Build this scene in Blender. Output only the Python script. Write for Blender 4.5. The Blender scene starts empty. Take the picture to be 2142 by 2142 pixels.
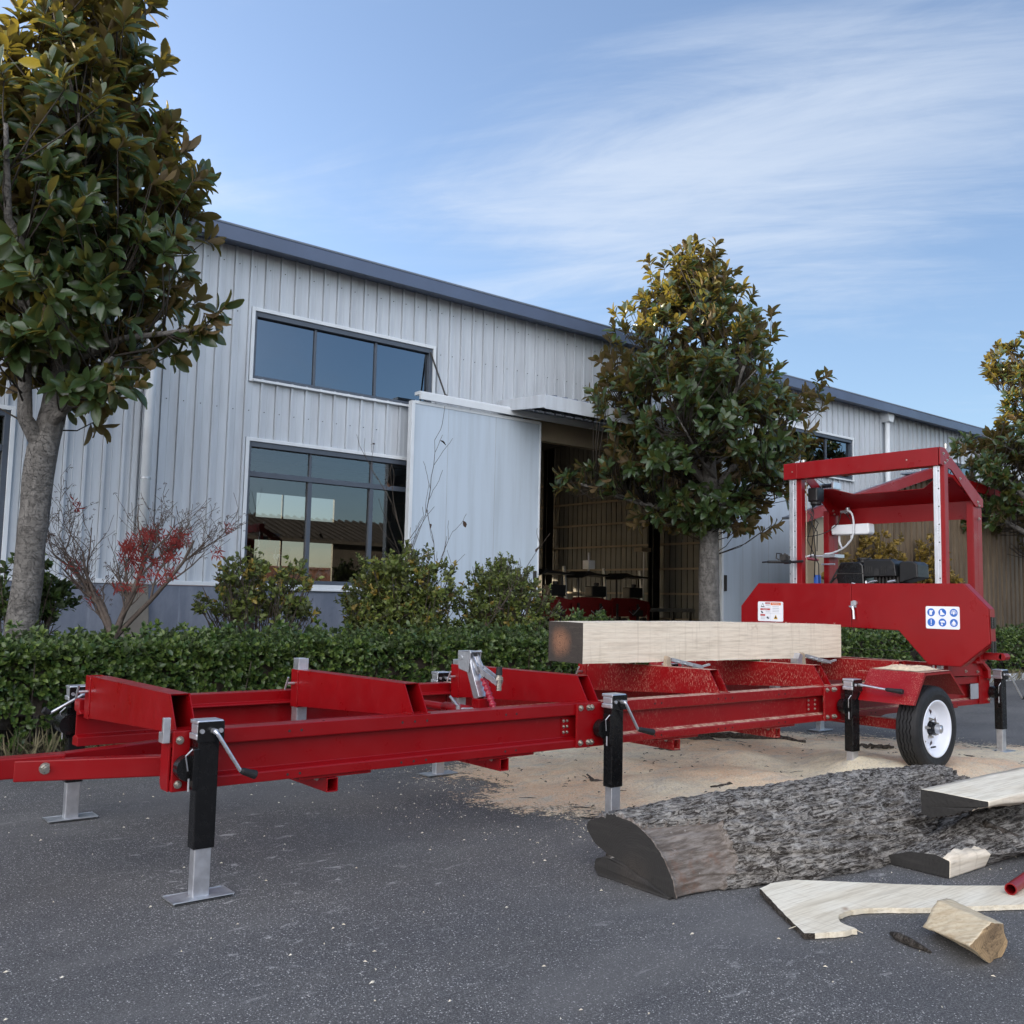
import bpy, math, random
import numpy as np
from mathutils import Vector, Matrix, noise as mn
random.seed(7); rng = np.random.default_rng(11)
R = math.radians; PI = math.pi
sc = bpy.context.scene; COL = sc.collection

# ------------------------------------------------------------------ camera
F_PX = 1996.78; YAW, PITCH, ROLL = R(38.753), R(5.208), R(1.256)
fw = np.array([math.sin(YAW)*math.cos(PITCH), math.cos(YAW)*math.cos(PITCH), math.sin(PITCH)])
ri = np.array([math.cos(YAW), -math.sin(YAW), 0.0]); up = np.cross(ri, fw)
ri, up = ri*math.cos(ROLL)+up*math.sin(ROLL), -ri*math.sin(ROLL)+up*math.cos(ROLL)
cam = bpy.data.objects.new('camera', bpy.data.cameras.new('camera')); COL.objects.link(cam)
cam.data.sensor_width = 36; cam.data.lens = 36*F_PX/2142; cam.data.clip_end = 2000; cam.data.clip_start = .05
m = Matrix.Identity(4)
for i in range(3):
    m[i][0] = ri[i]; m[i][1] = up[i]; m[i][2] = -fw[i]
m[2][3] = 1.2
cam.matrix_world = m; sc.camera = cam

# ------------------------------------------------------------------ light
SUN_EL = R(15); SUN_DIR = Vector((-.45, .89, 0)).normalized()          # horizontal direction to the sun
SUN_DIR = Vector((SUN_DIR.x*math.cos(SUN_EL), SUN_DIR.y*math.cos(SUN_EL), math.sin(SUN_EL)))
sun = bpy.data.objects.new('sun', bpy.data.lights.new('sun', 'SUN')); COL.objects.link(sun)
sun.data.energy = 5.0; sun.data.angle = R(.5); sun.data.color = (1, .83, .58)
sun.rotation_euler = SUN_DIR.to_track_quat('Z', 'Y').to_euler()
sc.view_settings.view_transform = 'Standard'; sc.view_settings.look = 'None'
sc.view_settings.exposure = 1.30; sc.view_settings.gamma = 1

class NT:
    """tiny node helper"""
    def __init__(s, tree): s.t = tree; s.n = tree.nodes; s.l = tree.links
    def add(s, typ, **kw):
        nd = s.n.new(typ)
        for k, v in kw.items():
            if k.startswith('i_'):
                k = k[2:]; k = int(k) if k.isdigit() else k.replace('_', ' ')
                s.put(nd.inputs[k], v)
            else: setattr(nd, k, v)
        return nd
    def put(s, inp, v):
        if isinstance(v, bpy.types.Node): v = v.outputs[0]
        if isinstance(v, bpy.types.NodeSocket): s.l.new(v, inp)
        else: inp.default_value = v
    def math(s, op, a, b=0., c=0., clamp=False):
        nd = s.n.new('ShaderNodeMath'); nd.operation = op; nd.use_clamp = clamp
        s.put(nd.inputs[0], a); s.put(nd.inputs[1], b); s.put(nd.inputs[2], c); return nd.outputs[0]
    def rng(s, v, a, b, c=0., d=1., smooth=True):
        nd = s.n.new('ShaderNodeMapRange'); nd.interpolation_type = 'SMOOTHSTEP' if smooth else 'LINEAR'
        for i, x in enumerate((v, a, b, c, d)): s.put(nd.inputs[i], x)
        return nd.outputs[0]
    def mix(s, f, a, b, mode='MIX'):
        nd = s.n.new('ShaderNodeMix'); nd.data_type = 'RGBA'; nd.blend_type = mode
        s.put(nd.inputs[0], f); s.put(nd.inputs[6], a if not isinstance(a, tuple) else (*a[:3], 1)); s.put(nd.inputs[7], b if not isinstance(b, tuple) else (*b[:3], 1))
        return nd.outputs[2]
    def noise(s, vec, scale, detail=4., rough=.55, dist=0., out=0):
        nd = s.n.new('ShaderNodeTexNoise')
        if vec is not None: s.put(nd.inputs['Vector'], vec)
        nd.inputs['Scale'].default_value = scale; nd.inputs['Detail'].default_value = detail
        nd.inputs['Roughness'].default_value = rough; nd.inputs['Distortion'].default_value = dist
        return nd.outputs[out]
    def voro(s, vec, scale, feat='F1', out=0, rnd=1.):
        nd = s.n.new('ShaderNodeTexVoronoi'); nd.feature = feat
        s.put(nd.inputs['Vector'], vec); nd.inputs['Scale'].default_value = scale; nd.inputs['Randomness'].default_value = rnd
        return nd.outputs[out]
    def mapv(s, vec, sc_=(1, 1, 1), rot=(0, 0, 0), loc=(0, 0, 0)):
        nd = s.n.new('ShaderNodeMapping'); s.put(nd.inputs[0], vec)
        nd.inputs['Scale'].default_value = sc_; nd.inputs['Rotation'].default_value = rot; nd.inputs['Location'].default_value = loc
        return nd.outputs[0]
    def bump(s, h, strength=.3, dist=.01):
        nd = s.n.new('ShaderNodeBump'); s.put(nd.inputs['Height'], h)
        nd.inputs['Strength'].default_value = strength; nd.inputs['Distance'].default_value = dist; return nd.outputs[0]

W = bpy.data.worlds.new('World'); sc.world = W; W.use_nodes = True
t = NT(W.node_tree); bg = t.n['Background']
sky = t.add('ShaderNodeTexSky', sky_type='NISHITA', sun_disc=False, sun_elevation=SUN_EL,
            sun_rotation=math.atan2(SUN_DIR.x, SUN_DIR.y), air_density=1.0, dust_density=1.0, ozone_density=2.5, altitude=50)
tc = t.add('ShaderNodeTexCoord'); d = tc.outputs['Generated']
sx = t.add('ShaderNodeSeparateXYZ', i_0=d)
den = t.math('ADD', t.math('MAXIMUM', sx.outputs[2], 0.), .12)
cx = t.math('DIVIDE', sx.outputs[0], den); cy = t.math('DIVIDE', sx.outputs[1], den)
cv = t.add('ShaderNodeCombineXYZ', i_0=cx, i_1=cy)
def dotc(vx, vy): return t.math('ADD', t.math('MULTIPLY', cx, vx), t.math('MULTIPLY', cy, vy))
pa = dotc(.62, -.78); pb = dotc(.78, .62)                                # along / across the cirrus streaks
v1 = t.add('ShaderNodeCombineXYZ', i_0=t.math('MULTIPLY', pa, .42), i_1=t.math('MULTIPLY', pb, 1.15))
wisp = t.noise(v1, 1.7, 10, .60, .9)
v3 = t.add('ShaderNodeCombineXYZ', i_0=t.math('ADD', t.math('MULTIPLY', pa, 1.3), t.math('MULTIPLY', pb, .9)), i_1=t.math('MULTIPLY', pb, 4.0), i_2=4.)
fine = t.noise(v3, 1.6, 9, .66, .8)
# one broad cirrus band to the right of the hall's middle, thin veil elsewhere
az = t.math('ARCTAN2', sx.outputs[0], sx.outputs[1]); el = t.math('ARCSINE', sx.outputs[2])
du = t.math('DIVIDE', t.math('SUBTRACT', az, R(52)), R(24)); dv = t.math('DIVIDE', t.math('SUBTRACT', t.math('SUBTRACT', el, R(24.5)), t.math('MULTIPLY', du, R(1.5))), R(7.5))
rr_ = t.math('SQRT', t.math('ADD', t.math('MULTIPLY', du, du), t.math('MULTIPLY', dv, dv)))
band = t.rng(rr_, 1.5, .15)
cm = t.rng(t.math('ADD', t.math('ADD', t.math('MULTIPLY', wisp, .72), t.math('MULTIPLY', fine, .34)), t.math('MULTIPLY', band, .30)), .55, .95)
# added bright sky bank on the side away from the hall (unseen, put in to light the shaded yard from the front left)
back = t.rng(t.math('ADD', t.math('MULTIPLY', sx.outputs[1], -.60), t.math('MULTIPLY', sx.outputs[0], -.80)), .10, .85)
fill_n = t.rng(t.noise(d, 2.4, 6, .6), .3, .62)
fill = t.math('MULTIPLY', t.math('MULTIPLY', back, fill_n), .9)
tint = t.mix(.10, t.mix(1., sky.outputs[0], (1.0, 1.0, 1.06, 1), 'MULTIPLY'), (3.2, 3.7, 4.3))
c1 = t.mix(t.math('MULTIPLY', cm, .66), tint, (3.3, 3.65, 4.15))
c2 = t.mix(fill, c1, (20.5, 20.0, 20.2))
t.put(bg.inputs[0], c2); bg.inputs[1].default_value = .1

# ------------------------------------------------------------------ mesh helpers
class MB:
    def __init__(s): s.v = []; s.f = []; s.mi = []; s.cur = 0
    def _add(s, vs, fs):
        o = len(s.v); s.v += [tuple(map(float, v)) for v in vs]
        s.f += [tuple(o+i for i in f) for f in fs]; s.mi += [s.cur]*len(fs); return s
    def box(s, x0, x1, y0, y1, z0, z1):
        vs = [(x, y, z) for z in (z0, z1) for y in (y0, y1) for x in (x0, x1)]
        return s._add(vs, [(0, 2, 3, 1), (4, 5, 7, 6), (0, 1, 5, 4), (2, 6, 7, 3), (0, 4, 6, 2), (1, 3, 7, 5)])
    def prism(s, poly, axis, a, b):
        """poly of 2D points in the two other axes (order x,y,z with axis removed) pushed from a to b"""
        def P(p, k):
            q = list(p); q.insert(axis, k); return q
        n = len(poly); ar = sum(poly[i][0]*poly[(i+1) % n][1]-poly[(i+1) % n][0]*poly[i][1] for i in range(n))
        if (ar > 0) == (axis == 1): poly = poly[::-1]
        if a > b: a, b = b, a
        vs = [P(p, a) for p in poly]+[P(p, b) for p in poly]
        return s._add(vs, [tuple(range(n))[::-1], tuple(range(n, 2*n))]+[(i, (i+1) % n, n+(i+1) % n, n+i) for i in range(n)])
    def tube(s, pts, rad, seg=8, cap=True):
        pts = [Vector(p) for p in pts]; n = len(pts)
        if not hasattr(rad, '__len__'): rad = [rad]*n
        vs = []; prev = None
        for i, p in enumerate(pts):
            d_ = (pts[min(i+1, n-1)]-pts[max(i-1, 0)])
            d_ = d_.normalized() if d_.length > 1e-9 else Vector((0, 0, 1))
            if prev is None:
                a = d_.orthogonal().normalized()
            else:
                a = (prev-d_*prev.dot(d_)); a = a.normalized() if a.length > 1e-6 else d_.orthogonal().normalized()
            prev = a; b = d_.cross(a)
            for k in range(seg):
                an = 2*PI*k/seg; vs.append(p+(a*math.cos(an)+b*math.sin(an))*rad[i])
        fs = [(i*seg+k, i*seg+(k+1) % seg, (i+1)*seg+(k+1) % seg, (i+1)*seg+k) for i in range(n-1) for k in range(seg)]
        if cap: fs += [tuple(range(seg))[::-1], tuple((n-1)*seg+k for k in range(seg))]
        return s._add(vs, fs)
    def beam(s, p, q, w, h, upv=(0, 0, 1)):
        p = Vector(p); q = Vector(q); d_ = (q-p).normalized(); sd = d_.cross(Vector(upv)).normalized(); u_ = sd.cross(d_)
        vs = [e+sd*(a*w/2)+u_*(b*h/2) for e in (p, q) for a, b in ((-1, -1), (1, -1), (1, 1), (-1, 1))]
        return s._add(vs, [(0, 1, 2, 3), (7, 6, 5, 4), (0, 4, 5, 1), (1, 5, 6, 2), (2, 6, 7, 3), (3, 7, 4, 0)])
    def sqtube(s, p, q, w, h, th=.005, upv=(0, 0, 1)):
        """hollow rectangular tube with open ends"""
        p = Vector(p); q = Vector(q); d_ = (q-p).normalized(); sd = d_.cross(Vector(upv)).normalized(); u_ = sd.cross(d_)
        vs = []
        for e in (p, q):
            for k in (0, th):
                for a, b in ((-1, -1), (1, -1), (1, 1), (-1, 1)): vs.append(e+sd*(a*(w/2-k))+u_*(b*(h/2-k)))
        fs = []
        for i in range(4):
            j = (i+1) % 4
            fs += [(i, 8+i, 8+j, j), (4+i, 4+j, 12+j, 12+i), (i, j, 4+j, 4+i), (8+i, 12+i, 12+j, 8+j)]
        return s._add(vs, fs)
    def lathe(s, prof, c, axis='y', seg=48, close=False):
        """prof: (radius, along) about an axis through c"""
        vs = []; n = len(prof)
        for k in range(seg):
            an = 2*PI*k/seg
            for r_, h in prof:
                a, b = r_*math.cos(an), r_*math.sin(an)
                vs.append({'y': (c[0]+a, c[1]+h, c[2]+b), 'z': (c[0]+a, c[1]+b, c[2]+h), 'x': (c[0]+h, c[1]+a, c[2]+b)}[axis])
        m_ = n if close else n-1
        return s._add(vs, [(k*n+i, k*n+(i+1) % n, ((k+1) % seg)*n+(i+1) % n, ((k+1) % seg)*n+i) for k in range(seg) for i in range(m_)])
    def cyl(s, c, r_, h, axis='z', seg=20, r2=None):
        r2 = r_ if r2 is None else r2
        ax = {'x': Vector((1, 0, 0)), 'y': Vector((0, 1, 0)), 'z': Vector((0, 0, 1))}[axis]; c = Vector(c)
        return s.tube([c, c+ax*h], [r_, r2], seg)
    def build(s, name, mat, parent=None, smooth=False, bevel=0, loc=None, normals=True):
        me = bpy.data.meshes.new(name); me.from_pydata(s.v, [], s.f)
        for mm in (mat if isinstance(mat, (list, tuple)) else [mat]): me.materials.append(mm)
        if any(s.mi): me.polygons.foreach_set('material_index', s.mi)
        if smooth: me.polygons.foreach_set('use_smooth', [True]*len(me.polygons))
        me.update()
        if normals:
            import bmesh
            bm = bmesh.new(); bm.from_mesh(me); bmesh.ops.recalc_face_normals(bm, faces=bm.faces[:]); bm.to_mesh(me); bm.free()
        return link(me, name, parent, bevel, loc)
def link(me, name, parent=None, bevel=0, loc=None):
    o = bpy.data.objects.new(name, me); COL.objects.link(o)
    if parent is not None:
        o.parent = parent; o.matrix_parent_inverse = Matrix.Translation(-WL(parent))
    if loc is not None: o.location = loc
    if bevel:
        b = o.modifiers.new('bevel', 'BEVEL'); b.width = bevel; b.segments = 2; b.limit_method = 'ANGLE'; b.angle_limit = R(35)
    return o
def WL(o):
    """world location without a depsgraph (no rotations on parents here)"""
    if o is None: return Vector((0, 0, 0))
    if o.parent is None: return Vector(o.location)
    return o.matrix_parent_inverse.translation+WL(o.parent)+Vector(o.location)
def tag(o, label=None, cat=None, group=None, kind=None):
    for k, v in (('label', label), ('category', cat), ('group', group), ('kind', kind)):
        if v: o[k] = v
    return o
def thing(name, label, cat, loc=(0, 0, 0), group=None):
    o = bpy.data.objects.new(name, None); o.empty_display_size = .2; COL.objects.link(o); o.location = loc
    return tag(o, label, cat, group)
def npmesh(name, v, f, mat, parent=None, smooth=True):
    """fast mesh of equal-size faces"""
    me = bpy.data.meshes.new(name); v = np.asarray(v, np.float32); f = np.asarray(f, np.int32)
    me.vertices.add(len(v)); me.vertices.foreach_set('co', v.ravel())
    k = f.shape[1]; me.loops.add(f.size); me.loops.foreach_set('vertex_index', f.ravel())
    me.polygons.add(len(f)); me.polygons.foreach_set('loop_start', np.arange(0, f.size, k, dtype=np.int32))
    me.polygons.foreach_set('loop_total', np.full(len(f), k, np.int32))
    for mm in (mat if isinstance(mat, (list, tuple)) else [mat]): me.materials.append(mm)
    if smooth: me.polygons.foreach_set('use_smooth', np.ones(len(f), bool))
    me.update(calc_edges=True); me.validate()
    return link(me, name, parent)

# ------------------------------------------------------------------ materials
MAT = {}
def mat(name, build, transp=False):
    m_ = bpy.data.materials.new(name); m_.use_nodes = True
    t_ = NT(m_.node_tree); b = t_.n['Principled BSDF']
    build(t_, b); MAT[name] = m_; return m_
def obj_vec(t_): return t_.add('ShaderNodeTexCoord').outputs['Object']
def simple(name, col, rough=.5, metal=0., spec=.5, var=.12, nscale=6., bump=0., bscale=60., coat=0.):
    def f(t_, b):
        v = obj_vec(t_); n = t_.noise(v, nscale, 5, .6)
        fac = t_.rng(n, .3, .7, 1-var, 1+var, False)
        c = t_.add('ShaderNodeVectorMath', operation='SCALE', i_0=col[:3]); t_.put(c.inputs['Scale'], fac)
        t_.put(b.inputs['Base Color'], c.outputs[0])
        t_.put(b.inputs['Roughness'], t_.rng(t_.noise(v, nscale*3, 4), .3, .7, max(rough-.07, .02), min(rough+.07, 1), False))
        b.inputs['Metallic'].default_value = metal; b.inputs['Specular IOR Level'].default_value = spec
        b.inputs['Coat Weight'].default_value = coat; b.inputs['Coat Roughness'].default_value = .12
        if bump: t_.put(b.inputs['Normal'], t_.bump(t_.noise(v, bscale, 5), bump, .004))
    return mat(name, f)

def m_red(dust):
    def f(t_, b):
        v = obj_vec(t_)
        n = t_.noise(v, 3., 4, .5)
        base = t_.mix(n, (.19, .0016, .0035), (.26, .0022, .005))
        base = t_.mix(t_.rng(t_.noise(v, 14., 6, .7), .62, .8, 0, .25), base, (.45, .09, .09))
        if dust:
            sp = t_.noise(t_.mapv(v, (62, 74, 15), (R(16), 0, 0)), 3.0, 4, .66)
            big = t_.noise(v, 2.6, 3)
            dm = t_.math('MULTIPLY', t_.rng(sp, .55, .64), t_.rng(big, .36, .58))
            geo = t_.add('ShaderNodeNewGeometry'); nz = t_.add('ShaderNodeSeparateXYZ', i_0=geo.outputs['Normal']).outputs[2]
            top = t_.math('MULTIPLY', t_.rng(nz, .7, .95), t_.rng(t_.noise(v, 30., 5, .7), .35, .6, 0, .85))
            fac = t_.math('MAXIMUM', t_.math('MULTIPLY', t_.math('MULTIPLY', dm, t_.rng(t_.math('ABSOLUTE', t_.add('ShaderNodeSeparateXYZ', i_0=t_.add('ShaderNodeNewGeometry').outputs['Normal']).outputs[0]), .4, .8, .22, 1)), .62*dust), t_.math('MULTIPLY', top, dust), clamp=True)
            base = t_.mix(fac, base, (.60, .44, .33)); rg = t_.rng(fac, 0, .5, .33, .85)
            t_.put(b.inputs['Roughness'], rg)
        else: t_.put(b.inputs['Roughness'], t_.rng(t_.noise(v, 9., 5), .3, .7, .26, .42, False))
        t_.put(b.inputs['Base Color'], base)
        b.inputs['Specular IOR Level'].default_value = .34
        t_.put(b.inputs['Normal'], t_.bump(t_.noise(v, 260., 2), .05, .001))
    return f
mat('red_paint', m_red(0)); mat('red_dusty', m_red(1.0))
simple('black_paint', (.0045, .0045, .005), .24, 0, .5, .2, 12)
simple('black_plastic', (.008, .008, .009), .38, 0, .45, .15, 10, .08, 400)
simple('rubber', (.014, .014, .015), .62, 0, .35, .25, 14, .15, 200)
simple('zinc', (.60, .61, .64), .38, .85, .5, .14, 18, .06, 90)
simple('galv', (.46, .48, .50), .45, .75, .5, .18, 30, .05, 120)
simple('alu', (.70, .71, .74), .33, .9, .5, .1, 10)
simple('white_rim', (.74, .77, .84), .35, 0, .5, .04, 8)
simple('bolt_steel', (.50, .47, .42), .32, .95, .5, .2, 40)
simple('white_plastic', (.78, .80, .82), .35, 0, .5, .03, 6)
simple('sticker_white', (.78, .80, .84), .4, 0, .5, .03, 5)
simple('sticker_blue', (.02, .13, .50), .4, 0, .5, .06, 30)
simple('sticker_ink', (.02, .02, .03), .5)
simple('sticker_red', (.42, .03, .02), .5)
simple('sticker_orange', (.65, .16, .03), .5)
simple('sticker_yellow', (.7, .45, .04), .5)
simple('sticker_grey', (.35, .37, .4), .5)
simple('reflector_grey', (.30, .32, .35), .4, 0)
simple('fascia_blue', (.075, .10, .16), .38, 0, .5, .1, 1.5)
simple('frame_grey', (.06, .075, .10), .42, 0, .5, .1, 4)
simple('trim_white', (.62, .66, .69), .42, 0, .5, .06, 4)
simple('dark_steel', (.028, .026, .024), .6, 0, .4, .3, 4)
simple('hose_clear', (.62, .65, .68), .18, 0, .6, .04, 9)
simple('blue_can', (.03, .12, .48), .35)
simple('soil', (.055, .045, .035), .95, 0, .2, .35, 6, .6, 30)
simple('kerb_stone', (.42, .43, .44), .8, 0, .3, .15, 9, .3, 60)
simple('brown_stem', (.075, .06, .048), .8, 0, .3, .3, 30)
simple('dark_twig', (.036, .030, .024), .8, 0, .3, .3, 30)
simple('maple_bark', (.085, .066, .055), .75, 0, .3, .3, 25, .3, 120)
simple('red_grip', (.30, .01, .03), .35)
simple('rope_wood', (.36, .29, .21), .8, 0, .3, .2, 30)
simple('beige_wall', (.30, .25, .18), .7, 0, .4, .1, 2)
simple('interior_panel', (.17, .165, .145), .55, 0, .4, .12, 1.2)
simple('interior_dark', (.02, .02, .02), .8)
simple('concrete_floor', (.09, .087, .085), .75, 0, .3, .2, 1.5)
simple('brick', (.45, .2, .13), .85, 0, .3, .2, 3)
simple('dim_red', (.14, .008, .008), .5, 0, .3, .2, 4)
simple('old_tile', (.07, .06, .053), .85, 0, .3, .25, 2)
simple('roof_metal', (.16, .19, .24), .45, 0, .5, .1, 1)

def f_wall(t_, b):
    v = obj_vec(t_)
    st = t_.noise(t_.mapv(v, (1.2, 1.2, .12)), 5., 6, .65)
    fine = t_.noise(t_.mapv(v, (9, 9, .5)), 5., 4, .6)
    c = t_.mix(t_.rng(st, .35, .75), (.51, .555, .60), (.41, .44, .475))
    c = t_.mix(t_.rng(fine, .5, .8, 0, .22), c, (.33, .36, .40))
    t_.put(b.inputs['Base Color'], c); b.inputs['Roughness'].default_value = .42
    t_.put(b.inputs['Normal'], t_.bump(t_.noise(v, 2.5, 2), .08, .02))
mat('wall_cladding', f_wall)
def f_door(t_, b):
    v = obj_vec(t_)
    st = t_.noise(t_.mapv(v, (1.5, 1.5, .1)), 5., 6, .65)
    sep = t_.add('ShaderNodeSeparateXYZ', i_0=v)
    c = t_.mix(t_.rng(st, .35, .8), (.47, .55, .635), (.40, .465, .53))
    scf = t_.noise(t_.mapv(v, (1.2, 1, 6)), 3.1, 6, .75)
    low = t_.rng(sep.outputs[2], 2.2, 1.2)
    c = t_.mix(t_.math('MULTIPLY', t_.rng(scf, .66, .74, 0, .5), low), c, (.2, .22, .25))
    t_.put(b.inputs['Base Color'], c); b.inputs['Roughness'].default_value = .38
    t_.put(b.inputs['Normal'], t_.bump(t_.noise(v, 1.8, 2), .1, .02))
mat('door_panel', f_door)
def f_plinth(t_, b):
    v = obj_vec(t_)
    n1 = t_.noise(t_.mapv(v, (1, 1, .45)), 1.7, 7, .65); n2 = t_.noise(v, 5., 6, .7)
    st = t_.noise(t_.mapv(v, (5, 5, .25)), 2.5, 5, .6)
    c = t_.mix(t_.rng(n1, .35, .7), (.125, .15, .20), (.235, .26, .31))
    c = t_.mix(t_.rng(st, .55, .8, 0, .5), c, (.36, .39, .45))
    c = t_.mix(t_.rng(n2, .6, .8, 0, .5), c, (.07, .08, .11))
    t_.put(b.inputs['Base Color'], c); b.inputs['Roughness'].default_value = .8
    t_.put(b.inputs['Normal'], t_.bump(n2, .2, .01))
mat('plinth_paint', f_plinth)
def f_brownpost(t_, b):
    v = obj_vec(t_); n = t_.noise(v, 4, 6, .7)
    t_.put(b.inputs['Base Color'], t_.mix(n, (.13, .12, .10), (.26, .24, .21))); b.inputs['Roughness'].default_value = .85
mat('mortar_post', f_brownpost)

def f_asphalt(t_, b):
    v = obj_vec(t_)
    sep = t_.add('ShaderNodeSeparateXYZ', i_0=v); X_, Y_ = sep.outputs[0], sep.outputs[1]
    n1 = t_.noise(v, .55, 6, .6); n2 = t_.noise(v, 3.3, 5, .6); n3 = t_.noise(v, 110., 4, .7)
    c = t_.mix(t_.rng(n1, .3, .7), (.066, .064, .063), (.108, .105, .102))
    c = t_.mix(t_.rng(n2, .35, .75, 0, .5), c, (.05, .052, .06))
    c = t_.mix(t_.rng(n3, .42, .68, 0, .6), c, (.17, .168, .165)); c = t_.mix(t_.rng(n3, .46, .30, 0, .7), c, (.03, .03, .031))
    # scattered pale chips, finer and denser towards the saw
    dx = t_.math('SUBTRACT', X_, 4.6); dy = t_.math('SUBTRACT', Y_, 4.3)
    dist = t_.math('SQRT', t_.math('ADD', t_.math('MULTIPLY', t_.math('MULTIPLY', dx, dx), .35), t_.math('MULTIPLY', dy, dy)))
    near = t_.rng(dist, 4.2, .6)
    for s_, thr, den_, col, k in ((88., .25, .72, (.54, .53, .51), .9), (44., .17, .95, (.66, .63, .58), .9), (170., .34, .30, (.27, .265, .26), .75)):
        vd = t_.add('ShaderNodeTexVoronoi'); t_.put(vd.inputs['Vector'], v); vd.inputs['Scale'].default_value = s_
        wob = t_.math('ADD', vd.outputs['Distance'], t_.math('MULTIPLY', t_.noise(v, s_*2.2, 2), .12))
        hit = t_.rng(wob, thr+.06, thr-.02)
        rs = t_.add('ShaderNodeSeparateColor', i_0=vd.outputs['Color']).outputs[0]
        cut = t_.math('SUBTRACT', den_, t_.math('MULTIPLY', near, .34))
        cut = t_.math('SUBTRACT', cut, t_.math('MULTIPLY', t_.rng(t_.noise(v, .9, 5, .65), .46, .60), .5))
        sel = t_.rng(rs, cut, t_.math('ADD', cut, .05))
        c = t_.mix(t_.math('MULTIPLY', t_.math('MULTIPLY', hit, sel), k), c, col)
    # streaky sawdust dragged over the surface
    stn = t_.noise(t_.mapv(v, (3.2, 7.5, 1), (0, 0, R(12))), 2.2, 8, .72, .4)
    area = t_.math('MULTIPLY', near, t_.rng(t_.noise(v, .8, 3), .38, .62))
    c = t_.mix(t_.math('MULTIPLY', t_.rng(stn, .57, .68), t_.math('MULTIPLY', area, .8)), c, (.55, .54, .52))
    worn = t_.noise(t_.mapv(v, (.5, 1.1, 1), (0, 0, R(-25))), .9, 5, .65); c = t_.mix(t_.rng(worn, .48, .66, 0, .5), c, (.16, .155, .15))
    rare = t_.noise(t_.mapv(v, (1, 2.6, 1), (0, 0, R(20))), 2.6, 7, .75)
    c = t_.mix(t_.math('MULTIPLY', t_.rng(rare, .65, .74, 0, .65), t_.rng(t_.noise(v, .9, 2), .5, .62)), c, (.45, .45, .44))
    t_.put(b.inputs['Base Color'], c); b.inputs['Roughness'].default_value = .82; b.inputs['Specular IOR Level'].default_value = .35
    t_.put(b.inputs['Normal'], t_.bump(t_.noise(v, 170., 3, .7), .6, .006))
mat('asphalt', f_asphalt)

def f_sawdust(t_, b):
    v = obj_vec(t_)
    n1 = t_.noise(v, .9, 4, .6); n2 = t_.noise(v, 9., 6, .7); n3 = t_.noise(v, 120., 3, .7)
    n4 = t_.noise(t_.mapv(v, (1.5, 4, 1), (0, 0, R(10))), 2.2, 6, .65)
    c = t_.mix(t_.rng(n1, .36, .60), (.86, .76, .55), (.82, .56, .34))
    c = t_.mix(t_.rng(n4, .50, .68, 0, .75), c, (.58, .53, .44))
    c = t_.mix(t_.rng(n2, .45, .75, 0, .5), c, (.38, .35, .31))
    c = t_.mix(t_.rng(n3, .42, .66, 0, .7), c, (.88, .82, .70)); c = t_.mix(t_.rng(t_.noise(v, 75., 4, .7), .52, .70, 0, .6), c, (.30, .235, .17))
    ck = t_.noise(t_.mapv(v, (7, 26, 8), (0, 0, R(-14))), 3., 6, .7)
    c = t_.mix(t_.rng(ck, .645, .70, 0, .9), c, (.05, .042, .036))
    t_.put(b.inputs['Base Color'], c); b.inputs['Roughness'].default_value = .95; b.inputs['Specular IOR Level'].default_value = .15
    t_.put(b.inputs['Normal'], t_.bump(t_.math('ADD', n3, t_.math('MULTIPLY', n2, 2.5)), .9, .016))
    at = t_.add('ShaderNodeAttribute', attribute_name='cover').outputs['Fac']
    e1 = t_.noise(v, 11., 9, .78)
    e2 = t_.noise(v, 55., 4, .7); e1 = t_.math('ADD', t_.math('MULTIPLY', e1, .62), t_.math('MULTIPLY', e2, .38))
    al = t_.rng(t_.math('ADD', e1, t_.math('MULTIPLY', at, .55)), .66, .74)
    t_.put(b.inputs['Alpha'], al)
mat('sawdust', f_sawdust)
simple('sawdust_heap', (.66, .53, .38), .95, 0, .15, .2, 40, .6, 120)

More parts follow.
